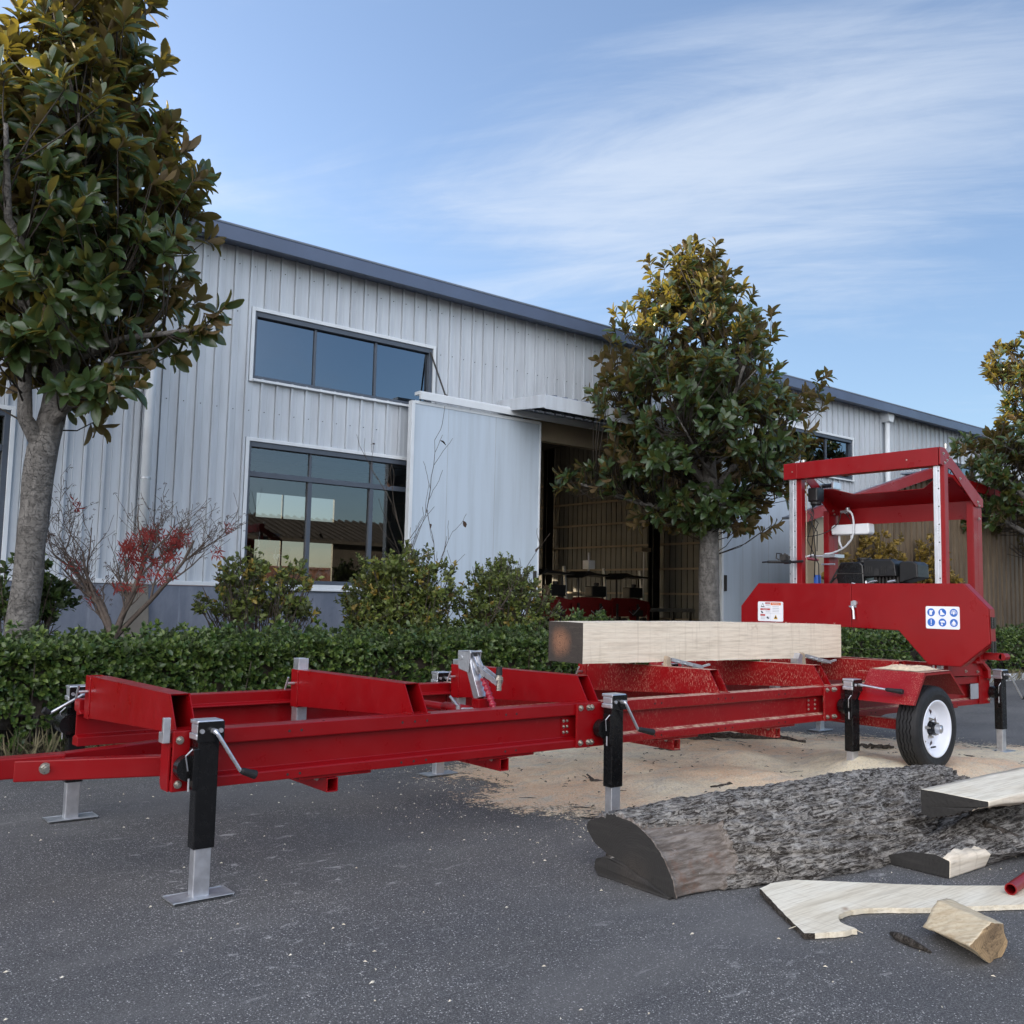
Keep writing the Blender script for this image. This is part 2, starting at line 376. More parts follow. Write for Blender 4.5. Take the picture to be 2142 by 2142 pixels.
def f_wood(t_, b, long='x', pale=True, c0=(.74, .66, .52), c1=(.56, .44, .29)):
    v = obj_vec(t_)
    sc_ = {'x': (.6, 6, 6), 'y': (6, .6, 6)}[long]
    vv = t_.mapv(v, sc_); dd = t_.noise(vv, 2.2, 4, .5, .8)
    w = t_.add('ShaderNodeTexWave', wave_type='BANDS', bands_direction='Z' if long == 'x' else 'X')
    t_.put(w.inputs['Vector'], t_.mapv(v, {'x': (.25, 1, 1), 'y': (1, .25, 1)}[long])); w.inputs['Scale'].default_value = 9
    w.inputs['Distortion'].default_value = 4.5; w.inputs['Detail'].default_value = 3; w.inputs['Detail Scale'].default_value = 1.2
    c = t_.mix(t_.rng(w.outputs['Fac'], .1, .9, 0, .26), c0, c1)
    c = t_.mix(t_.rng(dd, .5, .78, 0, .6), c, tuple(x*.62 for x in c1))
    saw = t_.noise(t_.mapv(v, {'x': (16, .8, .8), 'y': (.8, 16, .8)}[long]), 2., 3, .7)
    c = t_.mix(t_.rng(saw, .55, .68, 0, .30), c, (.45, .37, .27))
    fib = t_.noise(t_.mapv(v, {'x': (2.5, 45, 45), 'y': (45, 2.5, 45)}[long]), 2., 6, .7)
    c = t_.mix(t_.rng(fib, .42, .72, 0, .55), c, tuple(x*.72 for x in c1))
    kn = t_.add('ShaderNodeTexVoronoi'); t_.put(kn.inputs['Vector'], t_.add('ShaderNodeVectorMath', operation='ADD', i_0=t_.mapv(v, {'x': (1.1, 3, 3), 'y': (3, 1.1, 3)}[long]), i_1=t_.noise(v, 4., 3, out=1))); kn.inputs['Scale'].default_value = 1.7
    ks = t_.rng(t_.add('ShaderNodeSeparateColor', i_0=kn.outputs['Color']).outputs[1], .62, .66)
    c = t_.mix(t_.math('MULTIPLY', ks, t_.rng(kn.outputs['Distance'], .20, .05, 0, .7)), c, (.26, .15, .08))
    bl = t_.noise(v, 3.2, 7, .72); c = t_.mix(t_.rng(bl, .60, .76, 0, .3), c, (.48, .36, .24))
    t_.put(b.inputs['Base Color'], c); b.inputs['Roughness'].default_value = .75
    t_.put(b.inputs['Normal'], t_.bump(t_.math('ADD', t_.math('MULTIPLY', saw, .3), t_.noise(v, 90., 4)), .25, .003))
mat('wood_beam', lambda a, b: f_wood(a, b, 'x', c0=(.80, .715, .58), c1=(.64, .53, .39)))
mat('wood_slab', lambda a, b: f_wood(a, b, 'x', c0=(.82, .76, .62), c1=(.60, .49, .32)))
mat('wood_chunk', lambda a, b: f_wood(a, b, 'y', c0=(.68, .58, .40), c1=(.46, .30, .15)))
def f_endgrain(t_, b, centre, dark, c_in):
    v = obj_vec(t_); d_ = t_.add('ShaderNodeVectorMath', operation='DISTANCE', i_0=v, i_1=centre).outputs['Value']
    d2 = t_.math('ADD', d_, t_.math('MULTIPLY', t_.noise(v, 9., 4), .05))
    rings = t_.math('SINE', t_.math('MULTIPLY', d2, 620.))
    c = t_.mix(t_.rng(d2, .05, .15), c_in, dark)
    c = t_.mix(t_.rng(rings, -1, 1, 0, .3), c, tuple(x*.45 for x in dark))
    streak = t_.noise(t_.mapv(v, (2, 2, 26)), 2., 5, .6)
    c = t_.mix(t_.rng(streak, .5, .75, 0, .35), c, tuple(min(1, x*2.4) for x in dark))
    crack = t_.noise(v, 14., 4, .6, 1.5); c = t_.mix(t_.rng(t_.math('ABSOLUTE', t_.math('SUBTRACT', crack, .5)), .014, .0, 0, .8), c, (.01, .008, .006))
    t_.put(b.inputs['Base Color'], c); b.inputs['Roughness'].default_value = .8
    t_.put(b.inputs['Normal'], t_.bump(t_.math('ADD', t_.noise(v, 120., 3), rings), .12, .002))
mat('beam_end', lambda a, b: f_endgrain(a, b, (4.15, 4.66, .93), (.045, .036, .03), (.26, .125, .07)))
mat('log_end', lambda a, b: f_endgrain(a, b, (3.04, 2.9, .05), (.022, .020, .018), (.036, .030, .025)))
mat('chunk_end', lambda a, b: f_endgrain(a, b, (3.43, 1.60, .12), (.40, .27, .14), (.20, .13, .07)))
def f_bark(t_, b, c0=(.038, .031, .026), c1=(.44, .41, .37), dust=.5):
    v = obj_vec(t_)
    a = t_.noise(t_.mapv(v, (4.2, 38, 38), (R(0), R(15), R(14))), 1.9, 10, .76, 1.1)
    n2 = t_.noise(v, 40., 5, .7)
    c = t_.mix(t_.rng(a, .43, .59), c0, c1); c = t_.mix(t_.rng(t_.noise(v, 5., 4, .6), .45, .70, 0, .4), c, tuple(x*1.9 for x in c0))
    c = t_.mix(t_.rng(n2, .5, .75, 0, .5), c, tuple(x*.5 for x in c0))
    geo = t_.add('ShaderNodeNewGeometry'); nz = t_.add('ShaderNodeSeparateXYZ', i_0=geo.outputs['Normal']).outputs[2]
    du = t_.math('MULTIPLY', t_.rng(t_.noise(v, 16., 8, .8), .50, .66, 0, 1), t_.rng(nz, .1, .8, .15, dust*1.6))
    c = t_.mix(t_.math('MINIMUM', du, .85), c, (.56, .54, .50))
    t_.put(b.inputs['Base Color'], c); b.inputs['Roughness'].default_value = .95; b.inputs['Specular IOR Level'].default_value = .2
    t_.put(b.inputs['Normal'], t_.bump(t_.math('ADD', a, t_.math('MULTIPLY', n2, .5)), .9, .02))
mat('bark', f_bark)
mat('bark_dark', lambda a, b: f_bark(a, b, (.03, .025, .02), (.12, .10, .085), .15))
def f_strip(t_, b):
    v = obj_vec(t_); n = t_.noise(t_.mapv(v, (3, 26, 26), (0, 0, R(4))), 2., 7, .7); n2 = t_.noise(v, 9., 6, .7)
    c = t_.mix(t_.rng(n, .35, .7), (.085, .066, .052), (.24, .21, .185)); c = t_.mix(t_.rng(n2, .52, .72, 0, .7), c, (.15, .075, .045)); c = t_.mix(t_.rng(t_.noise(v, 22., 7, .8), .60, .70, 0, .6), c, (.5, .48, .45))
    t_.put(b.inputs['Base Color'], c); b.inputs['Roughness'].default_value = .85; t_.put(b.inputs['Normal'], t_.bump(n, .6, .008))
mat('stripped_wood', f_strip)
def f_trunk(t_, b):
    v = obj_vec(t_)
    n = t_.noise(t_.mapv(v, (6, 6, 3)), 2., 7, .7, .6); rg = t_.noise(t_.mapv(v, (2.5, 2.5, 22)), 2., 5, .6)
    c = t_.mix(t_.rng(n, .35, .7), (.095, .088, .080), (.19, .178, .163))
    c = t_.mix(t_.rng(rg, .52, .72, 0, .45), c, (.07, .064, .058))
    w = t_.noise(v, 8., 5, .6, 2.5); crk = t_.rng(t_.math('ABSOLUTE', t_.math('SUBTRACT', w, .5)), .02, .0, 0, .55)
    zone = t_.rng(t_.noise(t_.mapv(v, (.2, .2, 1)), 2.2, 2), .47, .60)
    c = t_.mix(t_.math('MULTIPLY', crk, zone), c, (.03, .027, .024))
    t_.put(b.inputs['Base Color'], c); b.inputs['Roughness'].default_value = .85
    t_.put(b.inputs['Normal'], t_.bump(t_.math('SUBTRACT', t_.math('ADD', n, rg), t_.math('MULTIPLY', crk, 1.5)), .9, .02))
mat('trunk_bark', f_trunk)

def leafmat(name, top, top2, under, gloss=.32, trans=(.35, .38, .04), tw=.35, spec=.5):
    def f(t_, b):
        geo = t_.add('ShaderNodeNewGeometry'); rnd = geo.outputs['Random Per Island']; bf = geo.outputs['Backfacing']
        v = obj_vec(t_)
        c = t_.mix(rnd, top, top2); c = t_.mix(t_.rng(t_.noise(v, 1.3, 3), .35, .7, 0, .35), c, tuple(x*.55 for x in top))
        un = t_.mix(t_.rng(rnd, .2, .8), under, tuple(x*.62 for x in under))
        cc = t_.mix(bf, c, un); t_.put(b.inputs['Base Color'], cc)
        t_.put(b.inputs['Roughness'], t_.math('ADD', t_.math('MULTIPLY', bf, .35), gloss)); b.inputs['Specular IOR Level'].default_value = spec
        tr = t_.add('ShaderNodeBsdfTranslucent', i_0=(*trans, 1)); mx = t_.add('ShaderNodeMixShader', i_0=tw)
        t_.l.new(b.outputs[0], mx.inputs[1]); t_.l.new(tr.outputs[0], mx.inputs[2])
        t_.l.new(mx.outputs[0], t_.n['Material Output'].inputs[0])
    return mat(name, f)
leafmat('magnolia_leaf', (.020, .046, .016), (.042, .078, .026), (.098, .064, .028), .30, (.46, .38, .06), .18)
leafmat('hedge_leaf', (.028, .068, .019), (.125, .175, .036), (.07, .10, .04), .38, (.12, .22, .03), .18)
leafmat('shrub_leaf', (.085, .13, .028), (.19, .21, .045), (.10, .12, .05), .42, (.2, .25, .03), .2)
leafmat('yellow_leaf', (.34, .24, .035), (.22, .18, .04), (.26, .19, .05), .5, (.4, .3, .04), .2)
leafmat('golden_leaf', (.30, .19, .03), (.17, .13, .025), (.22, .15, .04), .5, (.4, .3, .04), .2)
leafmat('maple_red', (.24, .018, .013), (.10, .014, .010), (.20, .02, .015), .5, (.4, .03, .02), .2)
leafmat('dead_leaf', (.055, .032, .022), (.10, .05, .03), (.06, .036, .026), .7, (.08, .05, .03), .1)
leafmat('dry_grass', (.22, .18, .11), (.13, .13, .06), (.16, .14, .08), .8, (.1, .1, .05), .15)

def glassmat(name, tintc, refl, rcol=(.9, .95, 1.0)):
    def f(t_, b):
        t_.n.remove(b)
        tr = t_.add('ShaderNodeBsdfTransparent', i_0=(*tintc, 1)); gl = t_.add('ShaderNodeBsdfGlossy', i_0=(*rcol, 1)); gl.inputs['Roughness'].default_value = .012
        lw = t_.add('ShaderNodeLayerWeight'); lw.inputs[0].default_value = .25
        fac = t_.math('ADD', t_.math('MULTIPLY', lw.outputs['Facing'], .30), refl, clamp=True)
        nz = t_.bump(t_.noise(obj_vec(t_), .8, 2), .02, .02); t_.put(gl.inputs['Normal'], nz)
        mx = t_.add('ShaderNodeMixShader', i_0=fac); t_.l.new(tr.outputs[0], mx.inputs[1]); t_.l.new(gl.outputs[0], mx.inputs[2])
        t_.l.new(mx.outputs[0], t_.n['Material Output'].inputs[0])
    return mat(name, f)
glassmat('glass_blue', (.06, .08, .11), .16, (.70, .80, .90)); glassmat('glass_clear', (.50, .51, .50), .06)

def f_brownwall(t_, b):
    v = obj_vec(t_)
    n = t_.noise(t_.mapv(v, (7, 7, .5)), 2., 6, .6); m2 = t_.noise(t_.mapv(v, (22, 22, 2.5)), 2., 5, .6, .6)
    c = t_.mix(t_.rng(n, .35, .7), (.075, .05, .028), (.135, .095, .055))
    c = t_.mix(t_.rng(m2, .5, .75, 0, .5), c, (.20, .15, .09))
    t_.put(b.inputs['Base Color'], c); b.inputs['Roughness'].default_value = .7
mat('brown_cladding', f_brownwall)

# ------------------------------------------------------------------ ground
def grid_ground():
    xs = np.concatenate([np.linspace(-120, -4, 12), np.linspace(-3, 26, 40), np.linspace(28, 160, 14)])
    ys = np.concatenate([np.linspace(-80, -2, 10), np.linspace(-1, 12, 22), np.linspace(14, 160, 14)])
    v = [(x, y, 0) for y in ys for x in xs]; n = len(xs)
    f = [(j*n+i, j*n+i+1, (j+1)*n+i+1, (j+1)*n+i) for j in range(len(ys)-1) for i in range(n-1)]
    o = npmesh('ground', v, f, MAT['asphalt'], None, False); tag(o, kind='structure')
grid_ground()
bed = MB()
nx_, ny_ = 120, 14
vs, fs = [], []
for j in range(ny_+1):
    for i in range(nx_+1):
        x = -12+i*.34; y = 7.44+(10.97-7.44)*j/ny_
        z = .05+.05*mn.noise(Vector((x*1.3, y*1.7, 0)))+(.03 if 1 < j < ny_ else 0)
        if j == 0: z = .006; y += .07*mn.noise(Vector((x*2.2, 0, 3)))
        vs.append((x, y, max(z, .006)))
for j in range(ny_):
    for i in range(nx_): a = j*(nx_+1)+i; fs.append((a, a+1, a+nx_+2, a+nx_+1))
tag(npmesh('planting_bed', vs, fs, MAT['soil'], None), kind='structure')
k = MB(); x = 8.6
while x < 28:
    k.box(x, x+.485, 7.42+rng.uniform(-.004, .004), 7.54, 0, .12+rng.uniform(-.004, .004)); x += .5
tag(k.build('kerb', MAT['kerb_stone'], None, bevel=.012), kind='structure')

# sawdust sheet on the asphalt: irregular patch with ragged, thinning rim
PATCH = [(3.95, 4.0), (3.75, 4.5), (3.95, 5.1), (4.4, 5.6), (5.0, 5.95), (5.8, 6.1), (6.7, 5.95), (7.4, 5.6), (8.0, 5.0), (8.3, 4.3), (8.6, 3.7), (8.4, 3.0), (7.6, 2.7), (6.6, 2.75), (5.4, 2.75), (4.7, 3.2), (4.3, 3.65)]
def poly_dist(x, y, P):
    ins = False; dmin = 9
    n = len(P)
    for i in range(n):
        x0, y0 = P[i]; x1, y1 = P[(i+1) % n]
        if (y0 > y) != (y1 > y) and x < (x1-x0)*(y-y0)/(y1-y0)+x0: ins = not ins
        tt = max(0, min(1, ((x-x0)*(x1-x0)+(y-y0)*(y1-y0))/((x1-x0)**2+(y1-y0)**2)))
        dmin = min(dmin, math.hypot(x-x0-tt*(x1-x0), y-y0-tt*(y1-y0)))
    return dmin if ins else -dmin
def sawdust_sheet():
    st = .045; xs = np.arange(3.1, 9.4, st); ys = np.arange(2.3, 6.8, st); n = len(xs)
    vs, cov = [], []
    for y in ys:
        for x in xs:
            d_ = poly_dist(x, y, PATCH); c = max(0, min(1, .48+d_*.75+.22*mn.noise(Vector((x*1.3, y*1.9, 7)))))
            h = max(0, min(1, d_*1.6))*(.018+.05*max(0, mn.noise(Vector((x*1.6, y*2.2, 0)))+.25))
            h += max(0, min(1, d_*4))*(.009*mn.noise(Vector((x*9, y*9, 2)))+.006*mn.noise(Vector((x*22, y*26, 5))))
            for (hx, hy, hr, hh) in ((6.55, 3.75, .8, .07), (6.25, 3.55, .45, .06), (7.0, 3.35, .6, .06), (6.12, 3.80, .22, .03), (3.8, 3.80, .25, .02), (5.3, 4.1, .5, .05), (5.9, 4.6, .45, .05), (5.0, 5.0, .4, .04), (4.7, 4.3, .35, .03)):
                q = math.hypot((x-hx), (y-hy))/hr
                if q < 1: h += hh*(1-q*q)**2
            vs.append((x, y, .006+max(h, 0))); cov.append(c)
    fs = [(j*n+i, j*n+i+1, (j+1)*n+i+1, (j+1)*n+i) for j in range(len(ys)-1) for i in range(n-1) if max(cov[j*n+i], cov[(j+1)*n+i+1]) > .05]
    o = npmesh('sawdust', vs, fs, MAT['sawdust'])
    at = o.data.attributes.new('cover', 'FLOAT', 'POINT'); at.data.foreach_set('value', np.array(cov[:len(o.data.vertices)], np.float32))
    tag(o, 'tan sawdust spread over the asphalt under the sawmill', 'sawdust', kind='stuff')
sawdust_sheet()

# ------------------------------------------------------------------ warehouse
WH = thing('warehouse', 'long pale metal-clad industrial hall with dark blue eave behind the sawmill', 'warehouse', (9, 11, 0))
YF, ZB, ZT = 11.0, 1.32, 5.42
WINS = [(-.57, 2.07, 1.29, 3.05, 'low'), (4.69, 7.33, 1.29, 3.05, 'low'), (-.57, 2.07, 3.83, 4.67, 'up'), (4.69, 7.33, 3.83, 4.67, 'up'),
        (15.27, 17.92, 3.83, 4.67, 'up'), (20.7, 23.35, 3.83, 4.67, 'up'), (20.7, 23.35, 1.29, 3.05, 'low'), (25.8, 28.4, 3.83, 4.67, 'up')]
DOOR = (9.0, 13.45, 0, 3.93)
def cladding(mb, x0, x1, z0, z1, y=YF, pitch=.2):
    """standing-rib sheet: flat pans with a thin trapezoid rib every pitch"""
    prof = []; k = math.floor(x0/pitch)
    x = k*pitch
    while x < x1+pitch:
        for dx, dy in ((0, 0), (.002, .010), (.006, .010), (.008, -.032), (.033, -.032), (.040, 0), (.100, 0), (.104, -.003), (.110, -.003), (.114, 0)):
            if x0 <= x+dx <= x1: prof.append((x+dx, y+dy))
        x += pitch
    prof = [(x0, y)]+prof+[(x1, y)]
    for (a, ya), (b, yb) in zip(prof, prof[1:]):
        if b-a < 1e-5: continue
        mb._add([(a, ya, z0), (b, yb, z0), (b, yb, z1), (a, ya, z1)], [(0, 1, 2, 3)])
cl = MB(); cl.cur = 0
xs = sorted(set([-10, 30]+[a for w in WINS for a in w[:2]]+list(DOOR[:2])))
for a, b in zip(xs, xs[1:]):
    mid = (a+b)/2; holes = sorted([(w[2], w[3]) for w in WINS if w[0] < mid < w[1]]+([(DOOR[2], DOOR[3])] if DOOR[0] < mid < DOOR[1] else []))
    z = ZB
    for h0, h1 in holes:
        if h0 > z+.01: cladding(cl, a, b, z, h0)
        z = max(z, h1)
    cladding(cl, a, b, z, ZT)
cl.cur = 1                                        # dark screw heads in rows across the sheets
for zrow in (5.22, 4.62, 3.42, 2.1):
    for kx in range(10, 118):
        x = kx*.2+.07
        if any(w[0]-.1 < x < w[1]+.1 and w[2]-.1 < zrow < w[3]+.1 for w in WINS) or (DOOR[0]-.4 < x < DOOR[1]+2.6 and zrow < 4.1) or (x > 6.6 and x < 9.1 and zrow < 3.9): continue
        cl.cyl((x, YF-.010, zrow+rng.uniform(-.006, .006)), .0055, .012, 'y', 6)
cl.build('wall_cladding', [MAT['wall_cladding'], MAT['dark_steel']], WH, normals=False)
pl = MB()
for a, b in ((-10, 3.32), (3.58, DOOR[0]), (DOOR[1], 30)): pl.box(a, b, YF-.03, YF+.2, 0, 1.275)
pl.build('plinth', MAT['plinth_paint'], WH)
pp = MB(); pp.prism([(3.28, .0), (3.62, .0), (3.585, .9), (3.56, 1.27), (3.34, 1.27), (3.315, .9)], 1, YF-.09, YF+.1)
pp.build('pipe_plaster', MAT['mortar_post'], WH, bevel=.01)
fl = MB()
for a, b in ((-10, DOOR[0]-.02), (DOOR[1]+.02, 30)): fl.box(a, b, YF-.05, YF+.01, 1.277, 1.325)
fl.build('base_flashing', MAT['trim_white'], WH, bevel=.004)
fa = MB(); fa.prism([(10.68, 5.37), (10.68, 5.535), (10.70, 5.56), (10.75, 5.56), (11.2, 5.6), (11.2, 5.42), (10.99, 5.42), (10.72, 5.37)], 0, -10.3, 30.3)
fa.build('eave_fascia', MAT['fascia_blue'], WH)
rc = MB(); rc.tube([(-10.3, 10.69, 5.558), (30.3, 10.69, 5.558)], .016, 6); rc.build('eave_edge_trim', MAT['roof_metal'], WH)
rf = MB(); rf.prism([(10.76, 5.562), (10.76, 5.60), (21, 6.15), (31.3, 5.6), (31.3, 5.56), (21, 6.10)], 0, -10.3, 30.3)
rf.build('roof', MAT['roof_metal'], WH)

def window(x0, x1, z0, z1, kind):
    t_, d_ = .035, .09
    fr = MB()
    fr.box(x0, x0+t_, YF-.015, YF+d_, z0, z1); fr.box(x1-t_-.02, x1, YF-.015, YF+d_, z0, z1)
    fr.box(x0+t_, x1-t_-.02, YF-.015, YF+d_, z1-t_-.03, z1); fr.box(x0+t_, x1-t_-.02, YF-.015, YF+d_, z0, z0+t_+(.05 if kind == 'low' else 0))
    m1, m2 = x0+(x1-x0)*.322, x0+(x1-x0)*.662; zt = z0+1.36
    for mx in (m1, m2): fr.box(mx-.016, mx+.016, YF+.02, YF+.07, z0+t_, z1-t_)
    if kind == 'low':
        fr.box(x0+t_, x1-t_-.02, YF+.0, YF+.075, zt-.03, zt+.035)
        for mx in (m1, m2): fr.box(mx-.028, mx+.028, YF+.01, YF+.072, z0+t_+.05, zt-.03)
    w = fr.build('window', MAT['frame_grey'], WH, bevel=.004)
    tr = MB(); e = .045
    tr.box(x0-e, x0, YF-.035, YF+.02, z0-e, z1+e); tr.box(x1, x1+e, YF-.035, YF+.02, z0-e, z1+e)
    tr.box(x0, x1, YF-.035, YF+.02, z1, z1+e); tr.prism([(YF-.07, z0-e), (YF-.07, z0-.02), (YF-.01, z0), (YF+.02, z0), (YF+.02, z0-e)], 0, x0, x1)
    tr.build('trim', MAT['trim_white'], w, bevel=.003)
    zs = [(z0+t_, z1-t_)] if kind == 'up' else [(z0+t_+.05, zt-.03), (zt+.035, z1-t_)]
    for a, b in ((x0+t_, m1-.016), (m1+.016, m2-.016), (m2+.016, x1-t_-.02)):
        for p, q in zs:
            g_ = MB(); yy = YF+.045; tl = rng.uniform(-.0015, .0015)
            g_.box(a, b, yy, yy+.006, p, q)
            g_.build('pane', MAT['glass_blue' if kind == 'up' else 'glass_clear'], w)
for w in WINS: window(*w)

def sliding_door(x0, x1, seams):
    s = MB(); s.box(x0, x1, 10.74, 10.80, .06, 3.83)
    d_ = s.build('sliding_door', MAT['door_panel'], WH, bevel=.004)
    e = MB()
    e.box(x0-.022, x0+.03, 10.725, 10.815, .05, 3.835); e.box(x1-.012, x1+.012, 10.73, 10.81, .05, 3.835); e.box(x0+.03, x1-.012, 10.73, 10.81, 3.80, 3.845)
    e.build('edge_trim', MAT['trim_white'], d_, bevel=.003)
    g_ = MB()
    for q in seams: g_.box(q-.0025, q+.0025, 10.7375, 10.741, .07, 3.80)
    g_.build('panel_seam', MAT['sticker_grey'], d_)
sliding_door(6.87, 9.13, (7.46, 8.29)); 
sliding_door(13.37, 15.66, (13.95, 14.7))
for q in ((9.04, 9.08, 1.50, 1.62), (13.40, 13.46, 1.42, 1.70)): h = MB(); h.box(q[0], q[1], 10.70, 10.74, q[2], q[3]); h.build('door_handle', MAT['dark_steel'], WH, bevel=.004)
tk = MB(); tk.prism([(10.67, 3.86), (10.67, 3.95), (10.70, 3.975), (10.83, 3.975), (10.83, 3.93), (10.71, 3.93), (10.71, 3.86)], 0, 6.95, 15.8)
tk.build('door_track', MAT['trim_white'], WH)
rd = MB(); rd.tube([(7.29, 10.985, 4.62), (7.39, 10.72, 3.96)], .012, 8); rd.cyl((7.39, 10.72, 3.94), .025, .05, 'z', 8); rd.build('brace_rod', MAT['dark_steel'], WH)
ln = MB(); ln.box(DOOR[0], DOOR[1], YF-.02, YF+.1, 3.62, 3.93); ln.build('door_lintel', MAT['beige_wall'], WH)
for q in ((DOOR[0]-.01, DOOR[0]+.06), (DOOR[1]-.06, DOOR[1]+.01)): fr = MB(); fr.box(q[0], q[1], YF+.0, YF+.16, 0, 3.62); fr.build('door_jamb', MAT['dark_steel'], WH)
cp = MB()
cp.prism([(9.9, 3.84), (9.9, 4.03), (9.93, 4.045), (9.93, 3.86)], 0, 8.5, 13.95)               # front fascia
for xa in (8.5, 13.92): cp.prism([(9.93, 3.86), (9.93, 4.045), (10.98, 4.11), (10.98, 3.95)], 0, xa, xa+.03)
cp.build('canopy', MAT['wall_cladding'], WH)
cu = MB(); x = 8.54
while x < 13.9:
    cu.prism([(9.93, 4.0), (9.93, 4.03), (10.97, 4.10), (10.97, 4.07)], 0, x, min(x+.16, 13.9))
    if x+.2 < 13.9: cu.prism([(9.93, 4.02), (9.93, 4.065), (10.97, 4.135), (10.97, 4.09)], 0, x+.16, x+.2)
    x += .2
cu.build('canopy_sheet', MAT['roof_metal'], WH)
def downspout(x, z1, hop):
    p = MB(); p.cyl((x, 10.88, 1.28), .055, z1-1.28, 'z', 20)
    o = p.build('downspout', MAT['trim_white'], WH, smooth=True)
    z = 2.45
    while z < z1: c = MB(); c.cyl((x, 10.88, z), .061, .022, 'z', 20); z += 1.75; c.build('pipe_clip', MAT['galv'], o, smooth=False)
    if hop:
        c = MB(); c.prism([(x-.075, 5.2), (x+.075, 5.2), (x+.12, 5.33), (x+.12, 5.41), (x-.12, 5.41), (x-.12, 5.33)], 1, 10.78, 10.98); c.build('rain_hopper', MAT['trim_white'], o, bevel=.005)
    e = MB(); e.box(x-.13, x-.075, YF-.03, YF-.012, 1.33, 5.41); e.box(x+.075, x+.13, YF-.03, YF-.012, 1.33, 5.41); e.build('joint_cover', MAT['wall_cladding'], o)
downspout(3.45, 5.41, False); downspout(19.13, 5.25, True)
# interior, seen through the open door and the windows
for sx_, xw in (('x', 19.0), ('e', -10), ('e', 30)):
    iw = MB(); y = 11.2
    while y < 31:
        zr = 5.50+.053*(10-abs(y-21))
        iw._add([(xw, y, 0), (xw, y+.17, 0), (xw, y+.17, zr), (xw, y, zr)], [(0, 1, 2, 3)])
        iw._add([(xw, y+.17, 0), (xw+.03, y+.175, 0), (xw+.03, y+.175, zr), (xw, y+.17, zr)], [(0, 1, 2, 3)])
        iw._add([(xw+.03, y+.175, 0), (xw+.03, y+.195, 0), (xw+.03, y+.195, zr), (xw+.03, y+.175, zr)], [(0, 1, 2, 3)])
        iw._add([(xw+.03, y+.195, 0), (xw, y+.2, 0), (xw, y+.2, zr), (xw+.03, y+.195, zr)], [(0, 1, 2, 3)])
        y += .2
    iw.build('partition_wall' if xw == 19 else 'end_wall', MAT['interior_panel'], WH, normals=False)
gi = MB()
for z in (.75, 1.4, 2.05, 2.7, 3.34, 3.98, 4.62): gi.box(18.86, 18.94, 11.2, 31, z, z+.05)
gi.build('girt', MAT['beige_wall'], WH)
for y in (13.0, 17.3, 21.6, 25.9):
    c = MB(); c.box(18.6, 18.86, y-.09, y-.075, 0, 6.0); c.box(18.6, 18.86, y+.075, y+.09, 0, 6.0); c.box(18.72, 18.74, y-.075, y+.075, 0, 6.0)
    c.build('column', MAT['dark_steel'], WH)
rb = MB()
for x in (4, 8.5, 13.5, 18.4, 23.5, 28): rb.prism([(11.1, 5.2), (11.1, 5.5), (21, 6.05), (31, 5.5), (31, 5.2), (21, 5.7)], 0, x, x+.15)
for y in np.arange(11.6, 31, 1.4): rb.box(-9.9, 29.9, y, y+.06, 5.55+(.53*(1-abs(y-21)/10))-.06, 5.55+(.53*(1-abs(y-21)/10)))
rb.build('roof_frame', MAT['dark_steel'], WH)
bk = MB(); holes = [(0.5, 3.1, 1.3, 3.05), (0.5, 3.1, 3.83, 4.67), (5.2, 7.8, 1.3, 3.05), (5.2, 7.8, 3.83, 4.67), (8.9, 12.2, 0, 3.9), (13.6, 16.6, 1.0, 3.05), (13.6, 16.6, 3.83, 4.67), (-5, -2, 1.3, 3.05), (-5, -2, 3.83, 4.67)]
xs = sorted(set([-10, 30]+[a for w in holes for a in w[:2]]))
for a, b in zip(xs, xs[1:]):
    mid = (a+b)/2; z = 0
    for h in sorted([w for w in holes if w[0] < mid < w[1]], key=lambda q: q[2]):
        if h[2] > z: bk.box(a, b, 31, 31.1, z, h[2])
        z = h[3]
    bk.box(a, b, 31, 31.1, z, 5.6)
for w in holes:
    if w[2] > .5:
        for q in (1/3, 2/3): bk.box(w[0]+(w[1]-w[0])*q-.03, w[0]+(w[1]-w[0])*q+.03, 31.02, 31.08, w[2], w[3])
bk.build('rear_wall', MAT['interior_panel'], WH)
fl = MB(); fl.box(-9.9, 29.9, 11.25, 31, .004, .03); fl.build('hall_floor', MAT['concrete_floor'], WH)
b = MB(); z = 0
b.box(4, 26, 40, 40.3, 0, 2.35)
b.box(3.9, 26.1, 39.93, 40.37, 2.352, 2.45)
tag(b.build('brick_wall', MAT['brick'], None), 'pink brick boundary wall glimpsed through the lower windows of the hall', 'brick wall')
# hall on the other side of the yard, behind the photographer: it is what the windows mirror
OB = thing('brick_house', 'low tiled brick house mirrored in the hall windows', 'house', (8, -17, 0))
o = MB(); o.box(-14, 30, -24, -17, 0, 3.6); o.build('wall', MAT['old_tile'], OB)
o = MB(); o.prism([(-16.3, 3.5), (-16.3, 3.65), (-20.5, 4.9), (-24.7, 3.65), (-24.7, 3.5)], 0, -14.4, 30.4)
for i in range(110): o.tube([(-14.2+i*.405, -16.25, 3.68), (-14.2+i*.405, -20.5, 4.94)], .07, 5)
o.build('roof', MAT['old_tile'], OB)
for i in range(9): o = MB(); o.box(-10+i*4.2, -8.6+i*4.2, -17.02, -16.94, 1, 2.6); o.build('window', MAT['frame_grey'], OB)

